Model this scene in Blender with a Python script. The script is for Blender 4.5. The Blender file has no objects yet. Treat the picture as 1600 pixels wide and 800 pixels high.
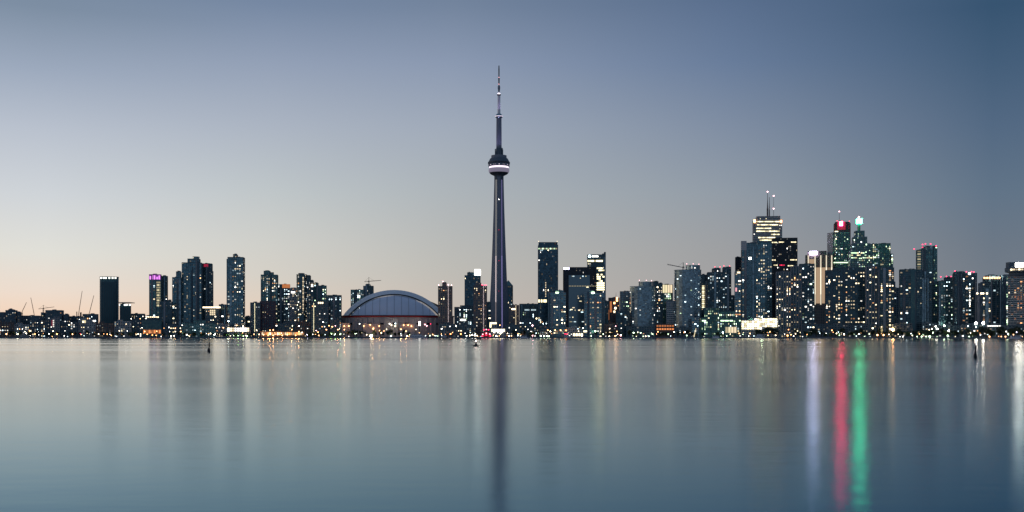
import bpy, math, random
from mathutils import Vector
R = math.radians
rnd = random.Random(7)
sc = bpy.context.scene
COL = sc.collection

# ------------------------------------------------------------------ camera
CAM_H = 3.2                      # eye height over the water
HORIZON = 525.6                  # photo row of the horizon (1600x800)
LENS = 40.0
F = LENS / 36.0 * 1600.0         # focal length in photo pixels
cam_d = bpy.data.cameras.new("camera"); cam = bpy.data.objects.new("camera", cam_d)
COL.objects.link(cam); cam.location = (0, 0, CAM_H); cam.rotation_euler = (R(90), 0, 0)
cam_d.lens = LENS; cam_d.sensor_width = 36.0; cam_d.shift_y = (HORIZON - 400) / 1600.0
cam_d.clip_start = 0.5; cam_d.clip_end = 60000
sc.camera = cam

# ------------------------------------------------------------------ view / sampling
sc.view_settings.view_transform = 'Standard'; sc.view_settings.look = 'None'
sc.view_settings.exposure = 0.0; sc.view_settings.gamma = 1.0; sc.view_settings.use_curve_mapping = False
sc.render.engine = 'CYCLES'
sc.cycles.use_denoising = True
try: sc.cycles.denoiser = 'OPENIMAGEDENOISE'
except Exception: pass
sc.cycles.max_bounces = 5; sc.cycles.diffuse_bounces = 2; sc.cycles.glossy_bounces = 3
sc.cycles.use_light_tree = True
sc.cycles.sample_clamp_indirect = 40.0
sc.cycles.use_adaptive_sampling = False

def lin(c):
    return tuple(((v/255.0)/12.92 if v/255.0 <= 0.04045 else ((v/255.0+0.055)/1.055)**2.4) for v in c)

# ------------------------------------------------------------------ world: dusk sky
SUN_AZ = -62.0       # degrees from the view direction (west, left of the frame)
world = bpy.data.worlds.new("World"); sc.world = world; world.use_nodes = True
wt = world.node_tree; wt.nodes.clear()
def wn(t, **k):
    n = wt.nodes.new(t)
    for a, b in k.items(): setattr(n, a, b)
    return n
out = wn('ShaderNodeOutputWorld'); bg = wn('ShaderNodeBackground'); bg2 = wn('ShaderNodeBackground'); add = wn('ShaderNodeAddShader')
tc = wn('ShaderNodeTexCoord'); nrm = wn('ShaderNodeVectorMath', operation='NORMALIZE'); sep = wn('ShaderNodeSeparateXYZ')
wt.links.new(tc.outputs['Generated'], nrm.inputs[0]); wt.links.new(nrm.outputs[0], sep.inputs[0])
el = wn('ShaderNodeMath', operation='ARCSINE'); wt.links.new(sep.outputs['Z'], el.inputs[0])
elm = wn('ShaderNodeMapRange'); wt.links.new(el.outputs[0], elm.inputs[0])
elm.inputs[1].default_value = 0.0; elm.inputs[2].default_value = R(60)   # 0..60 degrees of elevation
az = wn('ShaderNodeMath', operation='ARCTAN2'); wt.links.new(sep.outputs['X'], az.inputs[0]); wt.links.new(sep.outputs['Y'], az.inputs[1])
# sky colours (sRGB) by elevation in degrees, for a few azimuths
HI = [(25,(96,118,150)),(60,(92,112,145))]
SKY = [
 (-100, [(0,(232,166,118)),(2,(240,196,155)),(5,(228,214,200)),(11,(186,196,208)),(18,(126,146,172))]+HI),
 (-22.3,[(0,(242,204,170)),(1.0,(243,214,190)),(2.1,(236,220,206)),(3.9,(224,223,216)),(6.6,(206,211,216)),(9.6,(184,192,205)),(12.3,(155,168,188)),(15,(124,141,162))]+HI),
 (-12,  [(0,(234,203,180)),(1.5,(224,207,190)),(3.0,(212,207,198)),(4.5,(206,206,201)),(7.1,(190,197,200)),(10.2,(171,180,194)),(13.2,(147,160,182)),(16,(117,135,162))]+HI),
 (-2.9, [(0,(203,186,172)),(1.6,(196,187,178)),(3.6,(187,186,181)),(7.2,(172,179,184)),(10.4,(159,169,184)),(13.5,(138,152,176)),(16.3,(114,131,156))]+HI),
 (10.8, [(0,(166,160,156)),(1.8,(163,160,159)),(4.3,(156,158,161)),(7.1,(144,154,165)),(10.2,(127,141,162)),(13.3,(104,124,154)),(16.2,(89,110,141))]+HI),
 (22.9, [(0,(122,128,135)),(1.8,(116,124,134)),(4.0,(108,120,134)),(6.7,(96,115,135)),(9.7,(82,104,130)),(12.5,(67,93,121)),(15,(54,83,112)),(25,(70,94,126)),(60,(88,108,142))]),
 (90,   [(0,(100,110,128)),(10,(92,108,134))]+HI),
 (180,  [(0,(112,122,140)),(10,(104,118,144))]+HI),
]
prev = None
for i, (deg, stops) in enumerate(SKY):
    cr = wn('ShaderNodeValToRGB'); cr.color_ramp.interpolation = 'LINEAR'
    wt.links.new(elm.outputs[0], cr.inputs[0])
    e = cr.color_ramp.elements
    while len(e) < len(stops): e.new(0.5)
    for j, (d, c) in enumerate(stops):
        e[j].position = min(1, d/60.0); e[j].color = (*lin(c), 1)
    if prev is None: prev = cr.outputs[0]; pdeg = deg; continue
    mr = wn('ShaderNodeMapRange'); mr.interpolation_type = 'LINEAR'
    wt.links.new(az.outputs[0], mr.inputs[0]); mr.inputs[1].default_value = R(pdeg); mr.inputs[2].default_value = R(deg)
    mx = wn('ShaderNodeMix', data_type='RGBA'); wt.links.new(mr.outputs[0], mx.inputs[0])
    wt.links.new(prev, mx.inputs[6]); wt.links.new(cr.outputs[0], mx.inputs[7]); prev = mx.outputs[2]; pdeg = deg
# wrap: beyond -100 degrees turn to the dark eastern/southern sky
crw = wn('ShaderNodeValToRGB'); wt.links.new(elm.outputs[0], crw.inputs[0])
e = crw.color_ramp.elements; st = SKY[-1][1]
while len(e) < len(st): e.new(0.5)
for j, (d, c) in enumerate(st): e[j].position = min(1, d/60.0); e[j].color = (*lin(c), 1)
mr = wn('ShaderNodeMapRange'); wt.links.new(az.outputs[0], mr.inputs[0]); mr.inputs[1].default_value = R(-170); mr.inputs[2].default_value = R(-95)
mx = wn('ShaderNodeMix', data_type='RGBA'); wt.links.new(mr.outputs[0], mx.inputs[0]); wt.links.new(crw.outputs[0], mx.inputs[6]); wt.links.new(prev, mx.inputs[7])
wt.links.new(mx.outputs[2], bg.inputs[0]); bg.inputs[1].default_value = 1.0
sky = wn('ShaderNodeTexSky'); sky.sky_type = 'NISHITA'; sky.sun_disc = False
sky.sun_elevation = R(0.5); sky.sun_rotation = R(SUN_AZ)
wt.links.new(sky.outputs[0], bg2.inputs[0]); bg2.inputs[1].default_value = 0.004
wt.links.new(bg.outputs[0], add.inputs[0]); wt.links.new(bg2.outputs[0], add.inputs[1]); wt.links.new(add.outputs[0], out.inputs[0])

# sun already set: weak warm lamp added low in the west
sun_d = bpy.data.lights.new("sun", 'SUN'); sun = bpy.data.objects.new("sun", sun_d); COL.objects.link(sun)
sun_d.energy = 0.10; sun_d.angle = R(8); sun_d.color = (1.0, 0.62, 0.36)
a_ = R(SUN_AZ); dvec = Vector((math.sin(a_), math.cos(a_), math.tan(R(3)))).normalized()
sun.rotation_euler = dvec.to_track_quat('Z', 'Y').to_euler(); sun.location = (-3000, 1500, 900)

# ------------------------------------------------------------------ materials
def principled(name, base, rough=0.6, metal=0.0, spec=0.5, noise=0.0, scale=0.2, ior=1.45):
    m = bpy.data.materials.new(name); m.use_nodes = True; nt = m.node_tree
    b = nt.nodes['Principled BSDF']
    b.inputs['Base Color'].default_value = (*base, 1); b.inputs['Roughness'].default_value = rough
    b.inputs['Metallic'].default_value = metal; b.inputs['IOR'].default_value = ior
    b.inputs['Specular IOR Level'].default_value = spec
    if noise:
        t = nt.nodes.new('ShaderNodeTexCoord'); n = nt.nodes.new('ShaderNodeTexNoise'); n.inputs['Scale'].default_value = scale
        n.inputs['Detail'].default_value = 4
        r = nt.nodes.new('ShaderNodeMapRange'); r.inputs[3].default_value = 1-noise; r.inputs[4].default_value = 1+noise
        v = nt.nodes.new('ShaderNodeVectorMath'); v.operation = 'SCALE'; v.inputs[0].default_value = base
        nt.links.new(t.outputs['Object'], n.inputs['Vector']); nt.links.new(n.outputs['Fac'], r.inputs[0])
        nt.links.new(r.outputs[0], v.inputs['Scale']); nt.links.new(v.outputs[0], b.inputs['Base Color'])
    return m
def glass(name, base, metal=0.55, rough=0.12):
    """curtain-wall glass: panes differ a little in tint and in tilt"""
    m = bpy.data.materials.new(name); m.use_nodes = True; nt = m.node_tree; b = nt.nodes['Principled BSDF']
    b.inputs['Metallic'].default_value = metal; b.inputs['Roughness'].default_value = rough
    t = nt.nodes.new('ShaderNodeTexCoord'); vo = nt.nodes.new('ShaderNodeTexVoronoi'); vo.distance = 'CHEBYCHEV'; vo.inputs['Scale'].default_value = 0.3
    r = nt.nodes.new('ShaderNodeMapRange'); r.inputs[3].default_value = 0.45; r.inputs[4].default_value = 1.6
    v = nt.nodes.new('ShaderNodeVectorMath'); v.operation = 'SCALE'; v.inputs[0].default_value = base
    nt.links.new(t.outputs['Object'], vo.inputs['Vector']); nt.links.new(vo.outputs['Color'], r.inputs[0])
    nt.links.new(r.outputs[0], v.inputs['Scale']); nt.links.new(v.outputs[0], b.inputs['Base Color'])
    return m
def emit(name, col, s, sampling='AUTO'):
    m = bpy.data.materials.new(name); m.use_nodes = True; nt = m.node_tree; b = nt.nodes['Principled BSDF']
    b.inputs['Base Color'].default_value = (0.05, 0.05, 0.05, 1); b.inputs['Emission Color'].default_value = (*col, 1)
    b.inputs['Emission Strength'].default_value = s
    try: m.cycles.emission_sampling = sampling
    except Exception: pass
    return m
M = dict(
 glass_blue=glass('blue glass', (0.10,0.235,0.27)), glass_teal=glass('teal glass', (0.08,0.22,0.21)),
 glass_dark=glass('dark glass', (0.045,0.105,0.125), .5), glass_black=glass('black glass', (0.018,0.03,0.042), .5),
 glass_light=glass('pale glass', (0.21,0.33,0.37)), glass_green=glass('green glass', (0.08,0.21,0.18)),
 glass_navy=glass('navy glass', (0.05,0.125,0.165)),
 concrete=principled('grey concrete', (0.27,0.27,0.27), .8, noise=.25, scale=.05),
 concrete_dark=principled('dark concrete', (0.10,0.135,0.16), .8, noise=.25, scale=.05),  # bluish lift in this base colour stands in for distance haze
 concrete_pale=principled('pale concrete', (0.48,0.47,0.45), .8, noise=.15, scale=.05),
 brown=principled('brown precast', (0.20,0.155,0.14), .8, noise=.2, scale=.05),
 brick=principled('red brick', (0.15,0.095,0.08), .85, noise=.25, scale=.1),
 purple_brick=principled('plum brick', (0.11,0.07,0.09), .85, noise=.25, scale=.1),
 slab=principled('slab edge', (0.30,0.37,0.39), .6, noise=.2, scale=.05),
 slab_dark=principled('dark slab edge', (0.08,0.125,0.14), .5, noise=.2, scale=.05),
 slab_white=principled('white slab edge', (0.62,0.62,0.6), .6, noise=.1, scale=.05),
 black=principled('black steel', (0.02,0.023,0.027), .45),
 steel=principled('weathered steel', (0.12,0.12,0.12), .5, .6),
 rust=principled('crane paint', (0.42,0.20,0.10), .6),
 teal_clad=principled('teal cladding', (0.07,0.17,0.18), .6, noise=.2, scale=.1),
 tower_concrete=principled('tower concrete', (0.20,0.235,0.27), .75, noise=.12, scale=.04),
 membrane=principled('lavender roof membrane', (0.62,0.65,0.70), .6, noise=.10, scale=.05), membrane_outer=principled('grey roof membrane', (0.70,0.71,0.69), .6, noise=.10, scale=.05),
 stadium_wall=principled('beige precast', (0.50,0.44,0.41), .8, noise=.15, scale=.05),
 membrane_dark=principled('roof joint', (0.05,0.06,0.07), .7),
 white=principled('white paint', (0.75,0.75,0.75), .4),
 red=principled('red paint', (0.45,0.03,0.03), .5),
 hull=principled('dark hull', (0.012,0.014,0.02), .7),
 bark=principled('bark', (0.06,0.045,0.03), .9), leaf=principled('leaves', (0.03,0.05,0.025), .8, noise=.5, scale=.4),
 leaf2=principled('lighter leaves', (0.06,0.10,0.035), .8, noise=.5, scale=.4),
)
LC = dict(warm=(1.0,.80,.52), amber=(1.0,.46,.18), orange=(1.0,.33,.10), cool=(.72,.93,1.0), white=(1.0,.95,.86), green=(.72,1.0,.62), red=(1.0,.03,.11),
          pink=(1.0,.45,.5), violet=(.72,.66,1.0), gold=(1.0,.86,.52), purple=(.85,.25,.95), purple2=(.35,.08,.42), lantern=(.04,1.0,.45),
          pink2=(1.0,.8,.78), violet2=(.45,.38,.85), lilac=(.72,.66,.92), lilac2=(1.0,.86,1.0), pink3=(1.0,.6,.6), amber2=(1.0,.68,.42), warm2=(1.0,.88,.66))
_em = {}
def L(c, s):
    k = (c, s)
    if k not in _em: _em[k] = emit(f'{c} light {s}', LC[c], s, 'NONE' if s < .3 else 'AUTO')
    return _em[k]

# ------------------------------------------------------------------ geometry helpers
class MB:
    def __init__(s): s.v = []; s.f = []; s.mi = []; s.mats = []
    def m(s, mat):
        if mat not in s.mats: s.mats.append(mat)
        return s.mats.index(mat)
    def prism(s, poly, z0, z1, mat, poly2=None):
        p2 = poly2 or poly; n = len(poly); b = len(s.v); i = s.m(mat)
        s.v += [(x, y, z0) for x, y in poly] + [(x, y, z1) for x, y in p2]
        for k in range(n):
            s.f.append((b+k, b+(k+1) % n, b+n+(k+1) % n, b+n+k)); s.mi.append(i)
        s.f.append(tuple(b+n+k for k in range(n))); s.f.append(tuple(b+n-1-k for k in range(n))); s.mi += [i, i]
    def box(s, c, d, mat, rot=0):
        cx, cy, cz = c; w, dp, h = d; co, si = math.cos(rot), math.sin(rot)
        p = [(cx+x*co-y*si, cy+x*si+y*co) for x, y in ((-w/2,-dp/2),(w/2,-dp/2),(w/2,dp/2),(-w/2,dp/2))]
        s.prism(p, cz-h/2, cz+h/2, mat)
    def bar(s, a, b, t, mat, t2=None):
        """square bar between two points"""
        a = Vector(a); b = Vector(b); d = (b-a).normalized()
        u = d.cross(Vector((0,1,0))) if abs(d.y) < .9 else d.cross(Vector((1,0,0))); u.normalize(); w = d.cross(u); t2 = t if t2 is None else t2
        k = len(s.v); i = s.m(mat)
        for p, q in ((a, t), (b, t2)):
            for su, sw in ((-1,-1),(1,-1),(1,1),(-1,1)): s.v.append(tuple(p+u*su*q/2+w*sw*q/2))
        for j in range(4): s.f.append((k+j, k+(j+1) % 4, k+4+(j+1) % 4, k+4+j)); s.mi.append(i)
        s.f += [(k+3,k+2,k+1,k), (k+4,k+5,k+6,k+7)]; s.mi += [i, i]
    def lathe(s, prof, mat, seg=40, c=(0,0)):
        k = len(s.v); i = s.m(mat); n = len(prof)
        for r, z in prof:
            for j in range(seg):
                a = 2*math.pi*j/seg; s.v.append((c[0]+r*math.cos(a), c[1]+r*math.sin(a), z))
        for q in range(n-1):
            for j in range(seg):
                s.f.append((k+q*seg+j, k+q*seg+(j+1) % seg, k+(q+1)*seg+(j+1) % seg, k+(q+1)*seg+j)); s.mi.append(i)
        s.f.append(tuple(k+seg-1-j for j in range(seg))); s.f.append(tuple(k+(n-1)*seg+j for j in range(seg))); s.mi += [i, i]
    def build(s, name, parent=None, smooth=False):
        me = bpy.data.meshes.new(name); me.from_pydata(s.v, [], s.f)
        for m in s.mats: me.materials.append(m)
        me.polygons.foreach_set('material_index', s.mi)
        if smooth: me.polygons.foreach_set('use_smooth', [True]*len(me.polygons))
        me.update(); o = bpy.data.objects.new(name, me); COL.objects.link(o); o.parent = parent
        return o
def thing(name, label, cat, loc=(0,0,0), group=None):
    o = bpy.data.objects.new(name, None); COL.objects.link(o); o.location = loc; o.empty_display_size = 2
    o['label'] = label; o['category'] = cat
    if group: o['group'] = group
    return o
def tag(o, label, cat, group=None):
    o['label'] = label; o['category'] = cat
    if group: o['group'] = group
    return o
def copy_tree(o, parent=None, label=None):
    c = o.copy(); COL.objects.link(c); c.parent = parent
    for ch in o.children: copy_tree(ch, c)
    if label: c['label'] = label
    return c
def X(px, Y): return (px-800)*Y/F
def Z(py, Y): return CAM_H + (HORIZON-py)*Y/F
SHORE = [(-400,2250),(0,2120),(900,1960),(1250,1850),(1420,1650),(1600,1450),(2000,1250)]
def shoreY(px):
    for (a, ya), (b, yb) in zip(SHORE, SHORE[1:]):
        if px <= b: return ya+(yb-ya)*(px-a)/(b-a)
    return SHORE[-1][1]
GZ = 1.7      # ground level of the city above the water

# ------------------------------------------------------------------ setting
def structure(o): o['kind'] = 'structure'; return o
# water
mb = MB(); mb.v = [(-9000,-600,0),(9000,-600,0),(9000,40000,0),(-9000,40000,0)]; mb.f = [(0,1,2,3)]; mb.mi = [0]
wm = bpy.data.materials.new('lake water'); wm.use_nodes = True; nt = wm.node_tree; b = nt.nodes['Principled BSDF']
nt.nodes.remove(b)
wo = nt.nodes['Material Output']; b = nt.nodes.new('ShaderNodeBsdfGlossy'); b.distribution = 'BECKMANN'; b.inputs['Color'].default_value = (1, 1, 1, 1)
deep = nt.nodes.new('ShaderNodeBsdfDiffuse'); deep.inputs['Color'].default_value = (0.004, 0.075, 0.125, 1)
fr = nt.nodes.new('ShaderNodeFresnel'); fr.inputs['IOR'].default_value = 1.36
wc = nt.nodes.new('ShaderNodeMix'); wc.data_type = 'RGBA'; wc.inputs[6].default_value = (0.42,0.735,0.86,1); wc.inputs[7].default_value = (1,1,.965,1)
fm = nt.nodes.new('ShaderNodeMapRange'); fm.inputs[1].default_value = .30; fm.inputs[2].default_value = .95; nt.links.new(fr.outputs[0], fm.inputs[0]); nt.links.new(fm.outputs[0], wc.inputs[0]); nt.links.new(wc.outputs[2], b.inputs['Color'])
ms = nt.nodes.new('ShaderNodeMixShader'); nt.links.new(fr.outputs[0], ms.inputs[0]); nt.links.new(deep.outputs[0], ms.inputs[1]); nt.links.new(b.outputs[0], ms.inputs[2]); nt.links.new(ms.outputs[0], wo.inputs[0])
t = nt.nodes.new('ShaderNodeTexCoord')
def mapped(sx, sy, off=0):
    mp = nt.nodes.new('ShaderNodeMapping'); mp.inputs['Scale'].default_value = (sx, sy, 1); mp.inputs['Location'].default_value = (off, off*.7, 0)
    nt.links.new(t.outputs['Object'], mp.inputs[0]); return mp
n1 = nt.nodes.new('ShaderNodeTexNoise'); n1.inputs['Scale'].default_value = 1; n1.inputs['Detail'].default_value = 3
nt.links.new(mapped(1/420, 1/75).outputs[0], n1.inputs['Vector'])
rr = nt.nodes.new('ShaderNodeMapRange'); rr.inputs[1].default_value = .3; rr.inputs[2].default_value = .7
rr.inputs[3].default_value = 0.14; rr.inputs[4].default_value = 0.21
nt.links.new(n1.outputs['Fac'], rr.inputs[0]); nt.links.new(rr.outputs[0], b.inputs['Roughness'])
n2 = nt.nodes.new('ShaderNodeTexNoise'); n2.inputs['Scale'].default_value = 1; n2.inputs['Detail'].default_value = 3
nt.links.new(mapped(1/2.6, 1/1.3, 3).outputs[0], n2.inputs['Vector'])
n3 = nt.nodes.new('ShaderNodeTexNoise'); n3.inputs['Scale'].default_value = 1; n3.inputs['Detail'].default_value = 2
nt.links.new(mapped(1/40, 1/16, 9).outputs[0], n3.inputs['Vector'])
ad = nt.nodes.new('ShaderNodeMath'); ad.operation = 'MULTIPLY_ADD'; ad.inputs[1].default_value = 3.5
nt.links.new(n3.outputs['Fac'], ad.inputs[0]); nt.links.new(n2.outputs['Fac'], ad.inputs[2])
bu = nt.nodes.new('ShaderNodeBump'); bu.inputs['Strength'].default_value = 0.08; bu.inputs['Distance'].default_value = 0.12
nt.links.new(ad.outputs[0], bu.inputs['Height']); nt.links.new(bu.outputs[0], b.inputs['Normal'])
mb.mats = [wm]; structure(mb.build('water'))
# land (its near edge is the shoreline) and the quay wall in front of it
land_m = principled('dark ground', (0.05,0.06,0.045), .9, noise=.4, scale=.03)
pts = [(X(px, Y), Y) for px, Y in SHORE]
mb = MB(); mb.prism([(-8000, pts[0][1])]+pts+[(8000, pts[-1][1]), (8000, 39000), (-8000, 39000)], -2, GZ, land_m); structure(mb.build('ground'))
mb = MB()
for (a, b_) in zip(pts, pts[1:]):
    mb.prism([(a[0], a[1]-1.5), (b_[0], b_[1]-1.5), (b_[0], b_[1]-.01), (a[0], a[1]-.01)], -2, GZ+.45, M['concrete_dark'])
structure(mb.build('quay_wall'))
# far wooded rise behind the city
mb = MB(); n = 60; prof = []
hill_m = principled('far wooded hills', (0.05,0.06,0.05), 1)
for k in range(n+1):
    x = -8000+16000*k/n; prof.append((x, 10+6*math.sin(k*.9)+5*math.sin(k*2.3+1)))
for (x0, h0), (x1, h1) in zip(prof, prof[1:]):
    i = len(mb.v); mb.v += [(x0,9000,GZ),(x1,9000,GZ),(x1,9400,h1*3),(x0,9400,h0*3),(x1,12000,h1*3),(x0,12000,h0*3)]
    mb.f += [(i,i+1,i+2,i+3),(i+3,i+2,i+4,i+5)]; mb.mi += [0,0]
mb.mats = [hill_m]; structure(mb.build('hills'))

# ------------------------------------------------------------------ buildings
_unit = {}
def unit_box(mat):
    if mat.name not in _unit:
        q = MB(); q.prism([(-.5,-.5),(.5,-.5),(.5,.5),(-.5,.5)], -.5, .5, mat)
        me = bpy.data.meshes.new('window'); me.from_pydata(q.v, [], q.f); me.materials.append(mat); _unit[mat.name] = me
    return _unit[mat.name]
#        glass         slab edge     pier          floor bay slabT pier width
STYLES = {
 'condo':   ('glass_blue','slab','slab_dark',3.0,4.2,.45,.35),
 'condo_t': ('glass_teal','slab','slab_dark',3.0,3.8,.45,.35),
 'condo_d': ('glass_dark','slab_dark','slab_dark',3.0,4.0,.5,.4),
 'condo_w': ('glass_blue','slab_white','slab',3.0,4.6,.42,.3),
 'condo_c': ('glass_light','slab','slab',3.0,5.0,.7,.5),
 'piers':   ('glass_dark','slab_dark','concrete',3.0,4.4,.4,1.5),
 'office':  ('glass_dark','slab_dark','slab_dark',4.0,3.4,.8,.3),
 'office_g':('glass_green','slab_dark','slab_dark',4.0,3.2,.6,.3),
 'office_l':('glass_light','slab','slab_dark',4.0,3.2,.9,.3),
 'black':   ('glass_black','black','black',3.9,3.2,.8,.4),
 'bluewall':('glass_navy','slab_dark','slab_dark',4.0,3.0,.3,.2),
 'white':   ('glass_dark','concrete_pale','concrete_pale',3.9,3.4,2.0,.4),
 'precast': ('glass_dark','concrete','concrete',3.6,4.0,1.3,1.2),
 'brown':   ('glass_dark','brown','brown',3.2,4.2,1.3,1.6),
 'brick':   ('glass_dark','brick','brick',3.4,4.2,1.5,1.7),
 'plum':    ('glass_dark','purple_brick','purple_brick',3.2,4.2,1.5,1.8),
 'pale':    ('glass_dark','concrete_pale','concrete_pale',3.4,4.0,1.2,1.2),
 'teal':    ('teal_clad','teal_clad','teal_clad',5,6,.3,.4),
 'dark':    ('glass_dark','concrete_dark','concrete_dark',3.4,4.2,1.2,1.3),
 'hotel':   ('glass_dark','concrete_pale','concrete',3.0,3.6,1.0,.5),
 'grey':    ('glass_light','concrete','concrete',4.0,3.2,1.6,.8),
 'green':   ('glass_green','slab_dark','slab',4.0,3.2,1.0,.5),
}
PAL = {
 'mix':  [('warm',5),('white',5),('cool',3),('amber',1),('gold',2)], 'warm': [('warm',7),('amber',2),('white',2),('gold',2)], 'cool': [('cool',5),('white',4),('green',1)],
 'white':[('white',5),('warm',2)],
 'green':[('green',6),('gold',3),('cool',3),('white',1)], 'gold': [('gold',7),('white',3)], 'amber':[('amber',5),('orange',3),('warm',2)],
}
BLD = []
def offset_poly(poly, d):
    n = len(poly); res = []
    for i in range(n):
        p0, p1, p2 = (Vector(poly[(i-1) % n]), Vector(poly[i]), Vector(poly[(i+1) % n]))
        e1 = (p1-p0).normalized(); e2 = (p2-p1).normalized(); n1 = Vector((e1.y,-e1.x)); n2 = Vector((e2.y,-e2.x))
        q = n1+n2; q = q/(q.length_squared)*2
        res.append(tuple(p1+q*d))
    return res
def footprint(x0, x1, Yc, phi, k, shape, dfix=None):
    cxp = (x0+x1)/2; cx = X(cxp, Yc); a = math.atan2(cx, Yc); th = R(phi)-a
    W = (x1-x0)*Yc/F*math.cos(a)
    if shape == 'round':
        w = W; d = dfix or W*k; n = 20; base = []
        for j in range(n):
            t_ = 2*math.pi*j/n; c_, s_ = math.cos(t_), math.sin(t_); e_ = .72
            base.append((w/2*math.copysign(abs(c_)**e_, c_), d/2*math.copysign(abs(s_)**e_, s_)))
    else:
        if dfix: d = dfix; w = max(3, (W-d*abs(math.sin(R(phi))))/math.cos(R(phi)))
        else: w = W/(math.cos(R(phi))+k*abs(math.sin(R(phi)))); d = w*k
        if shape == 'chamfer':
            c = min(w, d)*.22
            base = [(-w/2+c,-d/2),(w/2-c,-d/2),(w/2,-d/2+c),(w/2,d/2-c),(w/2-c,d/2),(-w/2+c,d/2),(-w/2,d/2-c),(-w/2,-d/2+c)]
        else: base = [(-w/2,-d/2),(w/2,-d/2),(w/2,d/2),(-w/2,d/2)]
    co, si = math.cos(th), math.sin(th)
    return [(cx+x*co-y*si, Yc+x*si+y*co) for x, y in base], d, th
def building(name, label, cat, off, tiers, style, lit=.10, pal='mix', phi=None, k=.8, dim=.10, group=None, roof=True, maxd=42):
    """tiers: (x0, x1, ytop[, shape]) in photo pixels; off: metres behind the shoreline"""
    mx0 = min(t_[0] for t_ in tiers); mx1 = max(t_[1] for t_ in tiers); cxp = (mx0+mx1)/2
    Yf = shoreY(cxp)+off; az_ = math.degrees(math.atan2(cxp-800, F))
    if phi is None: phi = .35*az_
    W0 = (tiers[0][1]-tiers[0][0])*Yf/F
    D = min(maxd, max(14, W0*k)); Yc = Yf+D/2
    b = dict(Yf=Yf, tiers=[], x0=mx0, x1=mx1, style=style, name=name, rects=[(t_[0], t_[1], t_[2]) for t_ in tiers], lit=lit, pal=pal, dim=dim)
    e = thing(name, label, cat, (X(cxp, Yc), Yc, GZ), group); b['e'] = e; ox, oy = e.location.x, e.location.y
    gl, sl, pr, fl, bay, st_, pw = STYLES[style]
    core, slabs, piers, caps = MB(), MB(), MB(), MB()
    for i, tr in enumerate(tiers):
        shape = tr[3] if len(tr) > 3 and tr[3] else 'box'
        poly, d, th = footprint(tr[0], tr[1], Yc, phi, k, shape, D-2.4*i)
        z1 = Z(tr[2], Yf)-GZ; z0 = 0 if len(tr) < 5 else Z(tr[4], Yf)-GZ
        P = [(x-ox, y-oy) for x, y in poly]
        core.prism(offset_poly(P, -.4), z0-.2*(i+1), z1-.6, M[gl])
        nf = max(1, round((z1-z0-1)/fl)); fh = (z1-z0-1)/nf
        for q in range(nf):
            slabs.prism(P, z0+q*fh, z0+q*fh+st_, M[sl])
        nE = len(P)
        edges = []
        for q in range(nE):
            p, p2 = Vector(P[q]), Vector(P[(q+1) % nE]); Ln = (p2-p).length; u = (p2-p)/Ln; nr = Vector((u.y,-u.x))
            nb = max(1, round(Ln/bay)) if shape != 'round' else 1
            mid = (p+p2)/2; tocam = Vector((-(ox+mid.x), -(oy+mid.y))).normalized(); vis = nr.dot(tocam)
            ang = math.atan2(u.y, u.x)
            if shape != 'round':
                for j in range(nb+1 if q % 2 == 0 else nb-0):
                    if q % 2 == 1 and j == 0: continue
                    c = p+u*(Ln*j/nb)-nr*.14
                    if j == 0: c = c+u*pw*.45
                    if j == nb: c = c-u*pw*.45
                    piers.box((c.x, c.y, (z0+z1)/2-.3), (pw, .5, z1-z0-.8), M[pr], ang)
            edges.append((p, u, nr, Ln, nb, vis, ang))
        caps.prism(offset_poly(P, .06), z1-1.0, z1, M[pr])
        if roof and shape != 'round' and z1 > 25:
            ce = Vector((sum(p[0] for p in P)/nE, sum(p[1] for p in P)/nE))
            for _ in range(3):
                w_ = rnd.uniform(2, 5)
                caps.box((ce.x+rnd.uniform(-.28, .28)*(tr[1]-tr[0])*.9, ce.y+rnd.uniform(-.2, .2)*d, z1+.5), (w_, w_, rnd.uniform(1.0, 2.6)), M['concrete_dark'])
        b['tiers'].append(dict(P=P, z0=z0, z1=z1, edges=edges, nf=nf, fh=fh, shape=shape, ytop=tr[2]))
    if style in ('condo','condo_t','condo_d','condo_w','office','condo_c'):
        r2 = random.Random(int(mx0*13)); fins = MB()
        for tr, t_ in zip(tiers, b['tiers']):
            if t_['shape'] == 'round' or tr[2] > 495: continue
            for (p, u, nr, Ln, nb, vis, ang) in t_['edges']:
                if vis < .2 or nb < 3: continue
                for _ in range(r2.choice([1,2,2,3])):
                    j = r2.randrange(nb); w_ = Ln/nb*r2.choice([.35,.6,.95]); c = p+u*(Ln*(j+.5)/nb)+nr*r2.choice([.35,.6,.9])
                    z1_ = t_['z1']*r2.choice([1,.97,.9])-.4; mt = M[r2.choice(['slab','glass_light','concrete_dark','slab_dark','concrete'])]
                    fins.box((c.x, c.y, z1_/2), (w_, 1.1, z1_), mt, ang); b.setdefault('fins', []).append((t_, p, j))
        if fins.v: fins.build('vertical_fins', e)
    core.build('wall' if style == 'teal' else 'glazing', e); slabs.build('floor_slabs', e)
    if piers.v: piers.build('piers', e)
    caps.build('roof', e)
    BLD.append(b); return b
def hit(b, px, py=None):
    """where the line of sight at photo column px meets the building's front"""
    ox, oy = b['e'].location.x, b['e'].location.y; best = None; s = (px-800)/F
    for t_ in b['tiers']:
        if py is not None and t_['ytop'] > py+1: continue
        for (p, u, nr, Ln, nb, vis, ang) in t_['edges']:
            if vis <= 0.02: continue
            ax, ay = ox+p.x, oy+p.y; den = u.x-s*u.y
            if abs(den) < 1e-6: continue
            tt = (s*ay-ax)/den
            if -.5 <= tt <= Ln+.5:
                y = ay+tt*u.y
                if best is None or y < best[0]: best = (y, ang, nr)
    if best is None: best = (b['Yf'], 0, Vector((0,-1)))
    return best
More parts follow.
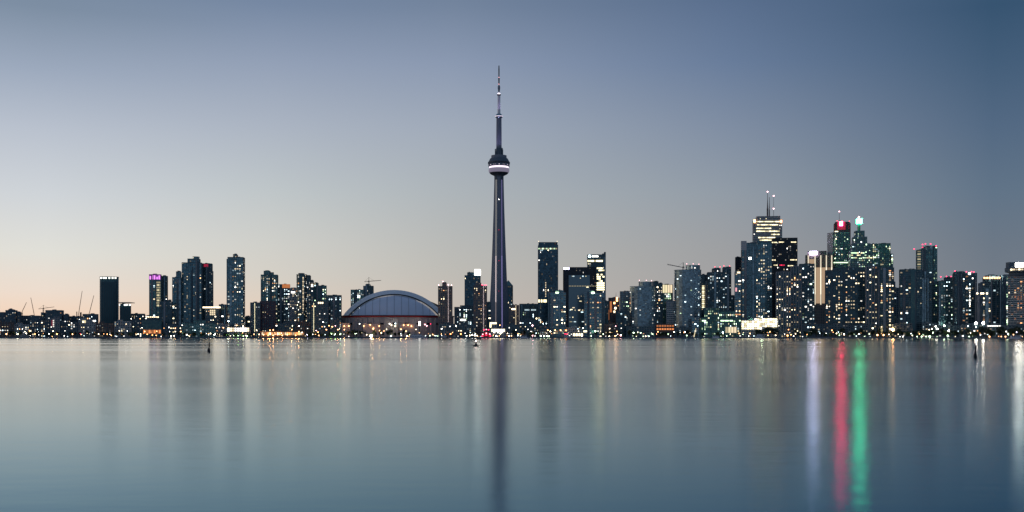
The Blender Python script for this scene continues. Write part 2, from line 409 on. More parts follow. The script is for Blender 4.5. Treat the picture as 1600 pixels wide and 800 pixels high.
def panel(b, name, x0, x1, y0, y1, mat, th=.5, proud=.35, label=None, free=False):
    """a lit or plain panel of the building's front, at its place on the facade"""
    xm = (x0+x1)/2; Y, ang, nr = hit(b, xm, (y0+y1)/2)
    if free: Y = b['Yf']+3; ang = 0; nr = Vector((0,-1))
    w = (x1-x0)*Y/F/max(.3, abs(math.cos(ang+0)-math.sin(ang)*(xm-800)/F)); h = (y1-y0)*Y/F
    o = bpy.data.objects.new(name, unit_box(mat)); COL.objects.link(o); o.parent = b['e']
    wx, wz = X(xm, Y)+nr.x*proud, Z((y0+y1)/2, Y)
    o.location = (wx-b['e'].location.x, Y+nr.y*proud-b['e'].location.y, wz-GZ); o.scale = (w, th, h); o.rotation_euler.z = ang
    if label: o['label'] = label
    b.setdefault('panels', []).append((x0, x1, y0, y1))
    return o
def dots(b, name, x, y0, y1, step, mat, size=.9):
    y = y0
    while y <= y1:
        s = size*F/b['Yf']/2
        panel(b, name, x-s, x+s, y-s, y+s, mat, th=.8, proud=.6); y += step
def beacons(b, pts, c='red', s=14, size=1.3, name='warning_light'):
    for px, py in pts:
        Y = b['Yf']+4; o = bpy.data.objects.new(name, unit_box(L(c, s))); COL.objects.link(o); o.parent = b['e']
        o.location = (X(px, Y)-b['e'].location.x, Y-b['e'].location.y, Z(py, Y)-GZ); o.scale = (size, size, size)
        q = MB(); top = max([t_['z1'] for t_ in b['tiers'] if True])
        z_ = Z(py, Y)-GZ; under = [t_['z1'] for t_ in b['tiers'] if t_['z1'] <= z_+.5]
        z0_ = max(under) if under else z_-2
        if z_-z0_ < 30:
            q.box((o.location.x, o.location.y, (z0_+z_)/2-.7), (.35,.35,max(.6, z_-z0_+.4)), M['steel']); q.build('light_post', b['e'])
def mast(b, px, y0, y1, r0, r1, mat, name='antenna'):
    Y = b['Yf']+8; q = MB(); n = 8
    x, z0, z1 = X(px, Y)-b['e'].location.x, Z(y1, Y)-GZ, Z(y0, Y)-GZ
    q.lathe([(r0, z0-1), (r0, z0+(z1-z0)*.3), (r0*.7+r1*.3, z0+(z1-z0)*.31), (r1*1.3, z0+(z1-z0)*.7), (r1, z1)], mat, n, (x, Y-b['e'].location.y))
    q.build(name, b['e'])

def inside(c, P):
    r = False; n = len(P)
    for i in range(n):
        (xa, ya), (xb, yb) = P[i], P[(i+1) % n]
        if (ya > c.y) != (yb > c.y) and c.x < (xb-xa)*(c.y-ya)/(yb-ya)+xa: r = not r
    return r
def light_windows():
    """real lit panes set between the slabs and piers of every tower; panes nobody can see are left out"""
    total = 0
    for b in BLD:
        if b['lit'] <= 0: continue
        rr = random.Random(hash(b['x0']*31+b['x1']*7) & 0xffff)
        e = b['e']; ox, oy = e.location.x, e.location.y; gl, sl, pr, fl, bay, st_, pw = STYLES[b['style']]
        cells = []
        pal = [c for c, w in PAL[b['pal']] for _ in range(w)]
        for t_ in b['tiers']:
            for (p, u, nr, Ln, nb, vis, ang) in t_['edges']:
                if vis < .12: continue
                hot_c = {j: rr.choice([.4, .7, 1, 1, 1, 2.2]) for j in range(nb)}
                for f_ in range(t_['nf']):
                    hf = rr.choice([.3, .8, 1, 1, 1.2, 2.4]); z = t_['z0']+f_*t_['fh']+st_+(t_['fh']-st_)/2; run = 0
                    for j in range(nb):
                        c = p+u*(Ln*(j+.5)/nb)-nr*.22
                        wx, wy = ox+c.x, oy+c.y; px = 800+wx*F/wy; py = HORIZON-(z+GZ-CAM_H)*F/wy
                        if px < -6 or px > 1606 or py > 526: continue
                        if any(o is not b and o['Yf'] < b['Yf'] and any(x0-.5 < px < x1+.5 and py > yt-.5 for x0, x1, yt in o['rects']) for o in BLD): continue
                        if any(x0-1 < px < x1+1 and y0-1.2 < py < y1+1.2 for x0, x1, y0, y1 in b.get('panels', [])): continue
                        if any(t2 is not t_ and t2['z1'] > z and inside(c, t2['P']) for t2 in b['tiers']): continue
                        if any(f_t is t_ and f_p == p and f_j == j for f_t, f_p, f_j in b.get('fins', [])): continue
                        pr_ = 1.25*b['lit']*hot_c[j]*hf
                        if t_['z1']-z < 5: pr_ *= .3
                        r_ = rr.random()
                        if run > 0: run -= 1; s_ = last
                        elif r_ < pr_: s_ = rr.choice([.35, .6, .6, 1.0, 1.0, 1.6, 2.9, 5.0]); run = rr.choice([0, 0, 0, 1]); last = s_
                        elif r_ < pr_+b['dim']: s_ = rr.choice([.04, .08, .08, .18])
                        else: continue
                        wd = (Ln/nb-pw-.1)*rr.choice([.3, .45, .8]); 
                        wd = max(1.1, wd) if t_['shape'] != 'round' else min(wd, 2.5)
                        cells.append((s_*wd, c, z, wd, t_['fh']-st_-.15, ang, rr.choice(pal), s_))
        cells.sort(key=lambda c: -c[0])
        for (_, c, z, wd, h, ang, col_, s_) in cells[:100]:
            o = bpy.data.objects.new('lit_window', unit_box(L(col_, s_))); COL.objects.link(o); o.parent = e
            o.location = (c.x, c.y, z); o.scale = (wd, .12, h*rr.choice([.9, .75, .6])); o.rotation_euler.z = ang; total += 1
        if len(cells) > 100:
            q = MB()
            for (_, c, z, wd, h, ang, col_, s_) in cells[100:]: q.box((c.x, c.y, z), (wd, .12, h), L(col_, s_), ang)
            o = q.build('small_lit_windows', e); o['kind'] = 'stuff'
    print('windows', total)

B = building
# ---- far left shore
B('apartment_block', 'low dark block at the very left edge of the skyline', 'building', 260, [(-12,9,487.5)], 'dark', .05)
B('apartment_block', 'wide stepped block with raised middle, second from the far left edge', 'building', 180, [(8.5,27.5,484.5),(27,33.5,487.5),(13,22,483)], 'dark', .06)
B('apartment_block', 'long flat-roofed dark block between the two thin cranes on the left', 'building', 240, [(33,65,493)], 'dark', .04)
B('apartment_block', 'stepped block with a row of white lights under its roof, below the orange hammerhead crane', 'building', 150, [(71,100,484.5),(64,72,489),(99.5,108.5,491)], 'dark', .06)
B('warehouse', 'low dark shed just right of the stepped block with white roof lights', 'building', 210, [(108,129,494)], 'dark', .05)
B('apartment_block', 'plain flat-roofed block just left of the tall ribbed windowless tower', 'building', 190, [(129,154,490.5)], 'dark', .06)
b = B('ribbed_tower', 'tall plain teal tower with crown of white lights, standing alone on the left', 'tower', 300, [(155.5,186,432,'round')], 'teal', 0, phi=-6, k=.75)
for x in (158, 162, 165, 170.5, 175.5, 180): panel(b, 'crown_light', x-.9, x+1.6, 433.2, 435.4, L('white', 2.5), proud=.6)
q = MB()
for x in range(159, 186, 3):
    Y, ang, nr = hit(b, x, 460); q.box((X(x, Y)-b['e'].location.x, Y-b['e'].location.y-.3, (Z(440, Y)-GZ)/2), (1.1, 1.2, Z(440, Y)-GZ), M['slab_dark'], ang)
q.build('ribs', b['e'])
b = B('ribbed_block', 'shorter teal ribbed block with overhanging flat roof, against the tall crowned tower', 'building', 240, [(187,205,474.5)], 'teal', 0, k=.7)
q = MB()
for x in range(189, 205, 3):
    Y, ang, nr = hit(b, x, 480); q.box((X(x, Y)-b['e'].location.x, Y-b['e'].location.y-.4, (Z(480, Y)-GZ)/2), (1.1, 1.2, Z(480, Y)-GZ), M['slab_dark'], ang)
q.build('ribs', b['e'])
q = MB(); Y = b['Yf']; q.box((0, 5, Z(472.7, Y)-GZ), (24, 34, 1.3), M['concrete_dark']); q.build('overhanging_roof', b['e'])
for x, w in ((185.5,.8),(195,1.2),(197.5,1.8),(203,1.5)): panel(b, 'roof_light', max(187.5,x-w), x+w, 475.3, 477.3, L('white', 2.9))
B('office_block', 'low flat block just right of the ribbed block with the overhanging roof', 'building', 300, [(205,227,490),(227,237,493)], 'dark', .08, 'warm')
for i, (x0, x1, y, st, lab) in enumerate([
 (-10,22,503,'brick','low brick terrace on the left shore below the second block from the left edge'),
 (22,46,507,'pale','small pale row of houses on the left shore beside two amber lamps'),
 (46,78,500,'dark','broad dark shed on the left shore below the hammerhead crane'),
 (78,94,497,'concrete_', 'narrow grey block with a lit red and white stair on the left shore'),
 (94,122,503,'dark','dark apartment row on the left shore with scattered small lights'),
 (122,150,499,'pale','pale house row with a brightly lit upper floor left of the ribbed tower'),
 (150,178,505,'brick','brick house row at the foot of the tall ribbed tower'),
 (178,206,502,'pale','pale house row at the foot of the shorter ribbed block'),
 (206,222,500,'dark','dark house row left of the plain teal hall')]):
    st = 'precast' if st == 'concrete_' else st
    b = B('house_row', lab, 'building', 70+(i % 3)*22, [(x0+.5,x1-.5,y),(x0+3+i%4,x0+12+i%5,y-2.5)], st, .13, 'mix', k=.6, dim=.2, roof=False, phi=0, maxd=18)
    if i == 3:
        for y in (500,503,506,509): panel(b, 'lit_stair', 82.5, 84.5, y, y+2, L('white', 1.0))
        panel(b, 'red_sign', 80.8, 82, 500, 510, L('red', .3))
    if i == 5: panel(b, 'lit_floor', 128.5, 134, 500.5, 504.5, L('gold', 1.0)); panel(b, 'lit_floor', 145, 149.5, 500.5, 502, L('white', 2.9))
b = B('industrial_hall', 'plain teal windowless hall above an orange lit open ground floor', 'building', 60, [(222,252.5,500)], 'teal', 0, phi=0, k=.5)
for x in range(224, 251, 4): panel(b, 'lit_bay', x, x+3.2, 515.5, 521, L('orange', .35 if x % 8 else 1.0))
b = B('podium_block', 'low podium with a row of white roof lights behind the plain teal hall', 'building', 150, [(226,250,496)], 'dark', .1)
for x in range(228, 248, 3): panel(b, 'roof_light', x, x+1.9, 494.6, 496.4, L('warm', 2.9), free=True)
# ---- west towers
b = B('condo_tower', 'condo tower with purple lit crown and golden lit stripe', 'tower', 200, [(233,252.5,428.5)], 'condo_t', .07, phi=-3)
for x in (233.8,237,240.5,244.2,247.8): panel(b, 'purple_light', x, x+2.2, 430+(x*7 % 3), 436.5, L('purple', 1.6) if 'purple' in LC else L('violet', 1.6), proud=.7)
panel(b, 'crown_sign', 233.2, 251.2, 428.8, 437, L('purple2', .45), th=.4, proud=.3)
for x, s in ((244.6,.35),(247,1.0),(249.4,.35)):
    for y in range(440, 478, 4): panel(b, 'lit_bay', x-1, x+1, y, y+2.6, L('gold', s if y % 8 else .35))
B('condo_tower', 'slim dark tower directly right of the one with the purple crown', 'tower', 235, [(252,262.5,431)], 'condo_d', .07)
B('condo_tower', 'dark mid-height tower in front of the purple-crowned tower', 'tower', 150, [(249,270,471),(262,268,469)], 'condo_d', .05)
B('condo_tower', 'narrow stepped tower left of the tall pair with a curved cap', 'tower', 230, [(269,284,433),(275,283.5,424)], 'condo', .12)
b = B('condo_tower', 'broad stepped condo tower with a curved cap on top, tallest of the western cluster', 'tower', 260, [(284,317,410),(293,313.5,404),(301,312,400.5,'round')], 'condo', .07, k=.7)
b = B('condo_tower', 'dark tower with a red sign band, right behind the curved-cap tower', 'tower', 310, [(312,332.5,411.5),(327,333.5,424)], 'condo_d', .09, 'cool')
panel(b, 'red_sign', 318.5, 326, 412.5, 417, L('red', .3))
b = B('restaurant_tower', 'block with a wide bright white roof band over lit windows', 'building', 130, [(321,343,482)], 'dark', .12, 'warm', k=.6)
q = MB(); Y = b['Yf']; q.box((1, 6, Z(480.2, Y)-GZ), (26, 26, 1.6), M['concrete_pale']); q.build('canopy', b['e'])
for x in range(319, 344, 4): panel(b, 'roof_band_light', x, x+3.6, 479.4, 481.6, L('warm', 2.9), free=True, proud=10)
for x in (328,331,334):
    for y in (484,487,490): panel(b, 'lit_window_bay', x, x+2.3, y, y+2.4, L('warm', 1.0))
B('apartment_block', 'dark flat block between the white roof band and the lone tall condo', 'building', 165, [(342,354,475.5)], 'condo_d', .08)
b = B('condo_tower', 'lone tall slender condo tower with a small roof box, left of the low gap', 'tower', 180, [(355.5,383,401.5),(354,364,404.5),(364,372,397)], 'condo', .14, phi=-8, k=.8)
B('housing_block', 'low blue balconied block on the water below the curved-cap tower', 'building', 60, [(284,303,504),(302,322,500),(321,337,504.5)], 'condo_t', .04, 'cool', phi=0, k=.5)
b = B('terminal_building', 'brilliantly lit glass terminal at the foot of the lone tall condo', 'building', 75, [(355,391,511)], 'pale', 0, phi=0, k=.5, maxd=16, roof=False)
for x, s in ((357,6),(361,2),(364.5,1),(368,2),(372,2),(376,2.9),(380,6),(384,2.9),(387.5,2)):
    for y in (512.2,515.4): panel(b, 'lit_glass_bay', x-1.4, x+1.5, y, y+2.5, L('warm' if x % 2 else 'white', s))
B('apartment_block', 'small dark block in the gap right of the lone tall condo', 'building', 260, [(383,391.5,494)], 'condo_d', .05)
b = B('apartment_tower', 'mid-height flat tower with a yellow-green vertical light line, left one of two', 'tower', 120, [(391,407.5,472.5)], 'dark', .06)
dots(b, 'stair_light', 398, 474, 519, 1.9, L('gold', 2.9))
b = B('apartment_block', 'plum coloured windowless-looking slab behind the orange lit quay sheds', 'building', 145, [(406,431,470.5)], 'plum', .03, k=.5)
b = B('condo_tower', 'tall tower with a sloping stepped top above the plum slab', 'tower', 230, [(407.5,435,429),(412,423,423),(422,428,426)], 'condo_t', .15)
b = B('condo_tower', 'tower with an orange glowing panel at its top right corner', 'tower', 270, [(434,453.5,444)], 'condo_d', .17, 'cool')
panel(b, 'orange_sign', 441, 453, 444, 450, L('orange', .5))
b = B('apartment_tower', 'slender tower with a pale pinkish grid front and one bright top light', 'tower', 205, [(452.5,464,450)], 'pale', .08, 'warm')
panel(b, 'top_light', 455, 461, 455.5, 458, L('white', 2.9))
b = B('condo_tower', 'dark tower with rounded top and a long pale vertical light stripe', 'tower', 175, [(463,480,428.5,'round'),(466,476,426.5,'round'),(479,486,430.5),(485.5,490.5,438)], 'condo_d', .12, k=1)
for y in range(433, 487, 3): panel(b, 'stripe_light', 472.7, 474.6, y, y+2.2, L('warm', 1.0 if y % 2 else .35))
B('condo_tower', 'tower with stepped greenish lit roof, right of the rounded dark tower', 'tower', 250, [(487,498,442),(497,510.5,446)], 'condo_t', .15, 'green')
b = B('apartment_tower', 'mid-height slab with a yellow vertical light line, right one of two', 'tower', 100, [(486.5,514,471)], 'dark', .05)
dots(b, 'stair_light', 490.2, 474, 519, 1.9, L('gold', 2.9))
for x in (497,500,503): panel(b, 'top_light', x, x+2, 472, 474.5, L('warm', 2.9))
b = B('apartment_tower', 'flat-topped dark block just left of the domed stadium', 'tower', 140, [(510,534,461)], 'condo_d', .12, 'cool', k=.7)
b = B('quay_shed', 'long low shed washed in orange light on the western quay', 'building', 45, [(407,476,517.5)], 'brick', 0, phi=0, k=.2, maxd=14, roof=False)
for x in range(409, 475, 3): panel(b, 'lit_bay', x, x+2.3, 519.3, 523.5, L(['amber','warm','amber','orange'][x % 4], [1.0, 2.9, .5, 2.0, 1.0][x % 5]))
B('condo_tower', 'glassy tower with a lit left edge behind the left end of the stadium roof', 'tower', 520, [(548,569,452.5)], 'condo_t', .14, 'cool')
B('unfinished_tower', 'dark tower under construction with a crane on top, behind the stadium roof', 'tower', 540, [(567.5,584,446.5),(571,579,444)], 'condo_d', .04)
# ---- between stadium and tall concrete tower
b = B('apartment_tower', 'brown slab tower with a dotted light line, at the right edge of the stadium dome', 'tower', 130, [(684.5,707,447),(691,698,441.5)], 'brown', .09, 'warm', phi=-6, k=.5)
dots(b, 'stair_light', 700.5, 448, 508, 2.0, L('pink2', 2.5), .6); beacons(b, [(685.5,445.5),(692,439.8),(700.5,445),(705.5,445.5)], 'pink', 10)
b = B('office_tower', 'blue-grey office tower with a big glowing white cube on its roof corner', 'tower', 420, [(726,751,430),(730,741,425.5)], 'bluewall', .02, k=.8)
panel(b, 'white_sign', 741.6, 751, 421, 430, L('white', 6), th=9, proud=0, free=True)
b = B('apartment_tower', 'brown slab tower with a dotted pink light line, in front of the white-cube tower', 'tower', 150, [(740,761,446.5),(743,752,441.5)], 'brown', .11, 'warm', phi=-4, k=.5)
dots(b, 'stair_light', 755.5, 447.5, 518, 2.0, L('pink2', 2.5), .6); beacons(b, [(753.5,445),(757,445.3),(760,445.5)], 'red', 10)
b = B('apartment_block', 'wide dark mid-rise between the two brown slab towers', 'building', 190, [(710,741,479.5),(719,740,477)], 'dark', .12, 'cool')
panel(b, 'lit_strip', 720, 727.5, 498.7, 501, L('white', 6)); panel(b, 'lit_strip', 734.5, 736, 503, 508, L('cool', 2.9)); panel(b, 'lit_strip', 718.3, 719.5, 489, 494, L('cool', 1.0))
B('apartment_block', 'narrow dark block squeezed against the left foot of the tall concrete tower', 'building', 240, [(759,767,472)], 'condo_d', .07)
B('glass_hall', 'small glass hall lit white at the foot of the tall concrete tower', 'building', 110, [(764.5,776,503)], 'pale', 0, phi=0, k=.5, maxd=14, roof=False)
for x in (765.3,769,772.6): panel(BLD[-1], 'lit_glass_bay', x, x+3.2, 503.8, 506.3, L('gold', 2.9))
panel(BLD[-1], 'lit_glass_bay', 765.2, 767.6, 506.6, 511.5, L('gold', 2.9))
b = B('market_hall', 'bright pale market hall on the quay under the tall concrete tower', 'building', 62, [(767,790,513.3)], 'pale', 0, phi=0, k=.4, maxd=12, roof=False)
for x in range(768, 789, 3): panel(b, 'lit_glass_bay', x, x+2.5, 514.2, 518.3+(x % 2)*2, L('white' if x % 2 else 'gold', [2.9,2.0,6][x % 3]))
b = B('pointed_tower', 'blue tower with a pointed pyramid roof behind the tall concrete tower, on its right', 'tower', 640, [(787,801.5,446,'chamfer')], 'bluewall', .03)
q = MB(); P = b['tiers'][0]['P']; z = b['tiers'][0]['z1']; c = (sum(p[0] for p in P)/len(P), sum(p[1] for p in P)/len(P)); q.prism([(p[0]*.98+c[0]*.02, p[1]*.98+c[1]*.02) for p in P], z+.05, z+12, M['teal_clad'], [((p[0]-c[0])*.06+c[0], (p[1]-c[1])*.06+c[1]) for p in P]); q.build('pyramid_roof', b['e'])
b = B('apartment_block', 'dark block with a dotted light line, just right of the tall concrete tower', 'building', 170, [(795,811,476.5)], 'brown', .1, 'warm', k=.7)
dots(b, 'stair_light', 806, 478, 510, 1.9, L('warm', 2.0)); panel(b, 'lit_strip', 799.5, 805, 482, 484, L('warm', 6))
b = B('office_block', 'broad low office block with a sloped dark roof and pale letters along its top', 'building', 330, [(811.5,842,474.5)], 'office', .10, 'green', k=.7)
for x in range(820, 838, 2): panel(b, 'sign_letter', x, x+1.2, 483.2, 485.3, L('cool', 1.0))
# ---- harbour centre towers
b = B('office_tower', 'tall dark blue slab tower with lit crown band, first right of the concrete tower', 'tower', 300, [(840.3,872,382.5),(841.3,871,378.2)], 'bluewall', .02, k=.8, roof=False, phi=2)
for x in range(841, 870, 3): panel(b, 'crown_light', x, x+2.4, 387.5, 389.5, L('green' if x % 2 else 'gold', [.35,1.0,.35,2.0][x % 4]))
for x in (841,845,849,851.5): panel(b, 'lit_floor', x, x+2.6, 468, 472.5, L('gold', 2.0))
for y in (441,444.5,448,452,455,458.5,462): panel(b, 'lit_window', 852, 853.3, y, y+1.8, L('warm', 1.0))
beacons(b, [(841.5,377),(870.5,377)], 'warm', 3, 1)
b = B('condo_tower', 'white balconied condo tower in front of the dark blue slab tower', 'tower', 120, [(856.5,884,457),(868,881,453.5)], 'condo_w', .13, 'warm', k=.8)
panel(b, 'top_light', 868, 873, 456, 458.5, L('green', 2.9))
b = B('office_tower', 'broad tower with a dark portal frame round a paler glass front', 'tower', 230, [(879.5,931,417.3)], 'black', .01, k=.6, phi=3, roof=False)
panel(b, 'glass_front', 888.5, 921.5, 430, 528, M['glass_light'], th=1.2, proud=.9)
rr = random.Random(5)
for _ in range(34):
    x = rr.uniform(889, 919); y = rr.choice([431,448,462,470,480,484,495,502,508])+rr.choice([0,0,3]); panel(b, 'lit_window', x, x+rr.choice([1.2,1.8,3.5]), y, y+1.4, L(rr.choice(['gold','warm','cool']), rr.choice([.35,1.0,2.0])), th=.3, proud=1.7)
for x in range(889, 930, 4): panel(b, 'lit_window', x, x+3, 446.5, 447.5, L('gold', .35 if x % 8 else 1.0), th=.3, proud=1.7)
panel(b, 'violet_sign', 880.5, 889.5, 418, 421, L('violet', 6), proud=.7)
b = B('office_tower', 'office tower with sharp raised roof corner, ring emblem sign and golden lit side', 'tower', 330, [(917.3,946.5,397.5),(940.5,944,396),(943.5,946.6,393.5)], 'office', .03, 'gold', k=.7, phi=2, roof=False)
q = MB(); Y = b['Yf']-1.2; cx_, cz_ = X(921.3, Y)-b['e'].location.x, Z(400.4, Y)-GZ; k_ = 20
for j in range(k_):
    a0, a1 = 2*math.pi*j/k_, 2*math.pi*(j+1)/k_; q.bar((cx_+2.3*math.cos(a0), Y-b['e'].location.y, cz_+2.3*math.sin(a0)), (cx_+2.3*math.cos(a1), Y-b['e'].location.y, cz_+2.3*math.sin(a1)), .8, L('cool', 6))
q.build('ring_emblem', b['e'])
for x in (925.2,927.2,929.2,931.2,933.2): panel(b, 'sign_letter', x, x+1.4, 399.7, 401.6, L('white', 6), proud=.8)
for x in range(918, 941, 3): panel(b, 'lit_floor', x, x+2.7, 406.4, 409, L('gold', 2.9 if x > 921 else 2.0))
for y in (418,421.3,424.6,428,431.3,434.6,438,441.3,444.6,448,451.3):
    for x in (932.5,935.5,938.5,941.5):
        if rr.random() < (.62 if y < 440 else 1) or (y > 440 and y < 455): panel(b, 'lit_floor', x, x+2.8, y, y+2.2, L('gold', rr.choice([1.0,2.0,2.9]) if y < 440 else 2.9))
b = B('condo_tower', 'white balconied condo tower in front of the portal frame tower, with a lit roof box', 'tower', 110, [(912.5,944,457.5),(917,928,453.5)], 'condo_w', .10, 'warm', k=.8)
panel(b, 'top_light', 924, 929, 456.2, 458.8, L('green', 6))
b = B('apartment_block', 'dark blue block low against the right side of the golden lit office tower', 'building', 190, [(938,951,470)], 'condo_d', .07)
b = B('office_block', 'dark red block with a glowing orange wall panel and a slim spire', 'building', 270, [(950.5,968,465)], 'brick', .04, 'amber')
panel(b, 'lit_panel', 953, 956, 471, 488, L('orange', .5)); panel(b, 'lit_panel', 949.6+1.2, 951.8, 484, 500, L('orange', .35)); mast(b, 962.5, 457, 465, .5, .15, M['steel'], 'spire')
for x, y, s in ((964,466,6),(964,469.5,6),(960,473.5,6),(961.5,481.5,6),(960,487,2.9)): panel(b, 'wall_lamp', x-1.3, x+1.3, y-1.5, y+1.5, L('amber' if y < 475 else 'warm', s), proud=.8)
B('office_block', 'slim pale grey-green block left of the first rounded condo', 'tower', 330, [(968.5,985.5,455)], 'grey', .05, 'green')
B('apartment_block', 'low dark block at the foot of the pale grey-green block', 'building', 150, [(962,979,486)], 'condo_d', .10)
b = B('condo_tower', 'shorter of two rounded blue condo towers with a warm lit left edge', 'tower', 150, [(984,1024,447,'round'),(997.5,1019,440,'round')], 'condo_c', .06, 'cool', k=.8)
beacons(b, [(999,438),(1010,438),(1018,438.5)], 'pink', 6, .9)
B('podium_block', 'dark podium under the shorter rounded condo', 'building', 70, [(979,1022,510)], 'dark', .05, 'cool', phi=0, k=.4)
B('condo_tower', 'dark stepped tower directly behind the shorter rounded condo', 'tower', 260, [(1019,1029,439.5),(1028,1035.5,442.5)], 'condo_d', .14, 'mix')
b = B('office_block', 'block with a brilliant white lit crown between the two rounded condos', 'tower', 300, [(1035,1051.5,444.5)], 'office_g', .15, 'green')
for x in (1035.4,1039.3,1043.2,1047.2): panel(b, 'crown_light', x, x+3.2, 445, 457.5, L('gold' if x < 1040 else 'warm', [2.0,2.9,2.0,1.0][int(x) % 4]))
B('office_block', 'squat office block with pale horizontal bands between the two rounded condos', 'building', 180, [(1041,1053.5,470)], 'white', .02)
b = B('market_hall', 'low two-storey hall glowing orange between the two rounded condos', 'building', 80, [(1024.5,1053,506)], 'brick', 0, phi=0, k=.4, maxd=14, roof=False)
for x in range(1026, 1052, 4):
    for y in (508,513): panel(b, 'lit_bay', x, x+2.8, y, y+2.5, L('orange' if x % 8 else 'amber', 1.0 if y > 510 else .5))
b = B('condo_tower', 'taller of two rounded blue condo towers with a warm lit left edge', 'tower', 165, [(1053,1096,421,'round'),(1071,1094,414,'round')], 'condo_c', .06, 'cool', k=.8)
beacons(b, [(1073,412.3),(1083,412.3),(1092,412.8)], 'pink', 6, .9)
b = B('condo_tower', 'slim tower with glowing golden balconies right of the taller rounded condo', 'tower', 260, [(1095,1105.5,429)], 'condo_d', .05, 'gold')
for y in range(446, 482, 3): panel(b, 'lit_bay', 1097, 1100.5, y, y+2, L('gold', 2.0 if y % 2 else 1.0)); panel(b, 'lit_bay', 1102, 1104.2, y, y+2, L('warm', .35))
b = B('condo_tower', 'wide blue tower with three-step roof and red roof lights', 'tower', 220, [(1104,1142.5,425),(1112,1126,419),(1128.5,1142.5,417)], 'condo_d', .12, 'cool', k=.7)
beacons(b, [(1117,417),(1125,417),(1131,415.5),(1140,415.5)], 'red', 8, .9)
B('office_block', 'dark mid-height block filling the gap left of the slim tower with a pink sign', 'building', 300, [(1141,1150,462)], 'condo_d', .1)
B('office_tower', 'narrow nearly black tower top just left of the broad blue tower', 'tower', 330, [(1148.5,1158,401.5)], 'black', .01)
b = B('condo_tower', 'slim tower with lit balconies and a pink sign, left of the broad blue tower', 'tower', 150, [(1147.5,1158,424)], 'condo_w', .16, 'warm')
panel(b, 'pink_sign', 1149, 1151.5, 449.5, 455.5, L('pink', 1.0)); panel(b, 'lit_balcony', 1152, 1156.5, 424.5, 427, L('warm', 2.0))
b = B('office_block', 'terraced glass office block on the quay with green-white lit floors and a golden lit hall', 'building', 100, [(1090,1157.5,496),(1100,1124,480.5),(1123,1148,486)], 'office_g', .16, 'green', phi=0, k=.45)
for x in (1133.5,1138,1142.5,1147): panel(b, 'hall_window', x, x+3.6, 511, 520, L('gold' if x < 1140 else 'warm', 1.0 if x > 1134 else .5))
for x0, x1 in ((1126,1132),(1133,1138.5),(1140,1145),(1155,1157),(1097,1103)): panel(b, 'lit_floor', x0, x1, 500.2, 502, L('green', 2.9))
B('glass_block', 'small sloping glass block at the left end of the terraced office block', 'building', 75, [(1081,1092,496)], 'condo_w', .03, phi=0, k=.5)
b = B('condo_tower', 'broad blue condo tower with a pale fin at its top left corner', 'tower', 190, [(1157.5,1206,379),(1166.5,1182,379.7),(1181.5,1205.5,376)], 'condo', .13, 'mix', k=.55)
panel(b, 'pale_fin', 1158, 1166.5, 376.5, 391, M['concrete_pale'], th=8, proud=-3)
panel(b, 'bright_window', 1170, 1174, 402, 405.5, L('white', 6))
b = B('exhibition_hall', 'long low hall blazing with white light at the foot of the broad blue condo', 'building', 85, [(1158,1177,500),(1176,1212.5,497)], 'pale', 0, phi=0, k=.3, maxd=16, roof=False)
rr3 = random.Random(8)
for x in range(1159, 1212, 4):
    for j, y in enumerate((497.8,501.3,504.8,508.3,511.8)):
        if x < 1177 and j == 0: continue
        if y > 510 and x > 1190: continue
        panel(b, 'lit_glass_bay', x, x+3.3, y, y+2.7, L('gold' if (x+j) % 3 else 'white', rr3.choice([1.0, 1.7, 2.0, 2.9, 4.0])))
# tallest banded tower with masts
b = B('office_tower', 'tallest office tower with white lit bands and two masts', 'tower', 760, [(1175.5,1222,343),(1180.5,1219,337.5)], 'white', .04, 'gold', k=.8, phi=4, roof=False)
for y, x0, x1 in ((345.5,1182,1219),(350.5,1183,1217),(356,1182,1204),(360.5,1182,1218),(365.5,1205,1219),(370.5,1185,1212),(374.5,1187,1208)):
    x = x0
    while x < x1-2: panel(b, 'lit_floor', x, x+3, y, y+1.5, L('gold', rr.choice([1.0,2.0,2.9]))); x += 3.3
for px_, py_ in ((1179,345.5),(1220.5,346)): panel(b, 'corner_floodlight', px_-1.4, px_+1.3, py_-2, py_+2, L('amber', 12 if px_ < 1200 else 6), th=2, proud=1)
mast(b, 1199.3, 300, 337, 2.0, .5, M['steel']); mast(b, 1202.2, 308, 337, 1.3, .5, M['steel']); mast(b, 1208.8, 306, 337, .45, .25, M['steel'])
beacons(b, [(1199.3,299.5),(1208.8,306),(1208.8,326)], 'pink', 14, 1.8)
b = B('office_tower', 'black steel office slab with three rows of lit windows', 'tower', 480, [(1205.3,1246,371.5)], 'black', .035, 'white', k=.6, phi=3)
for y, x0, x1 in ((378,1206,1214),(377.5,1217,1226),(377.5,1236,1244),(405.5,1206,1213),(405.2,1235,1245),(413.5,1209,1216),(413.5,1218,1226),(414.5,1231,1243)):
    x = x0
    while x < x1-1: panel(b, 'lit_window', x, x+1.6, y, y+1.6, L('gold' if x0 != 1218 else 'red', rr.choice([1.0,2.0]))); x += 2.1
b = B('condo_tower', 'condo slab with pale vertical ribs right of the blazing white hall', 'tower', 95, [(1212,1236,424.5),(1235,1252.5,415.5)], 'piers', .13, 'warm', k=.5, phi=2)
B('apartment_tower', 'dark blue tower with paired lit windows just left of the golden ribbed tower', 'tower', 130, [(1248,1273,412)], 'condo_d', .17, 'cool', phi=3)
b = B('office_tower', 'tower with golden floodlit vertical ribs and a violet-white roof sign', 'tower', 520, [(1258.3,1301.5,398),(1261.5,1291.5,392)], 'brown', 0, k=.7, phi=0, roof=False)
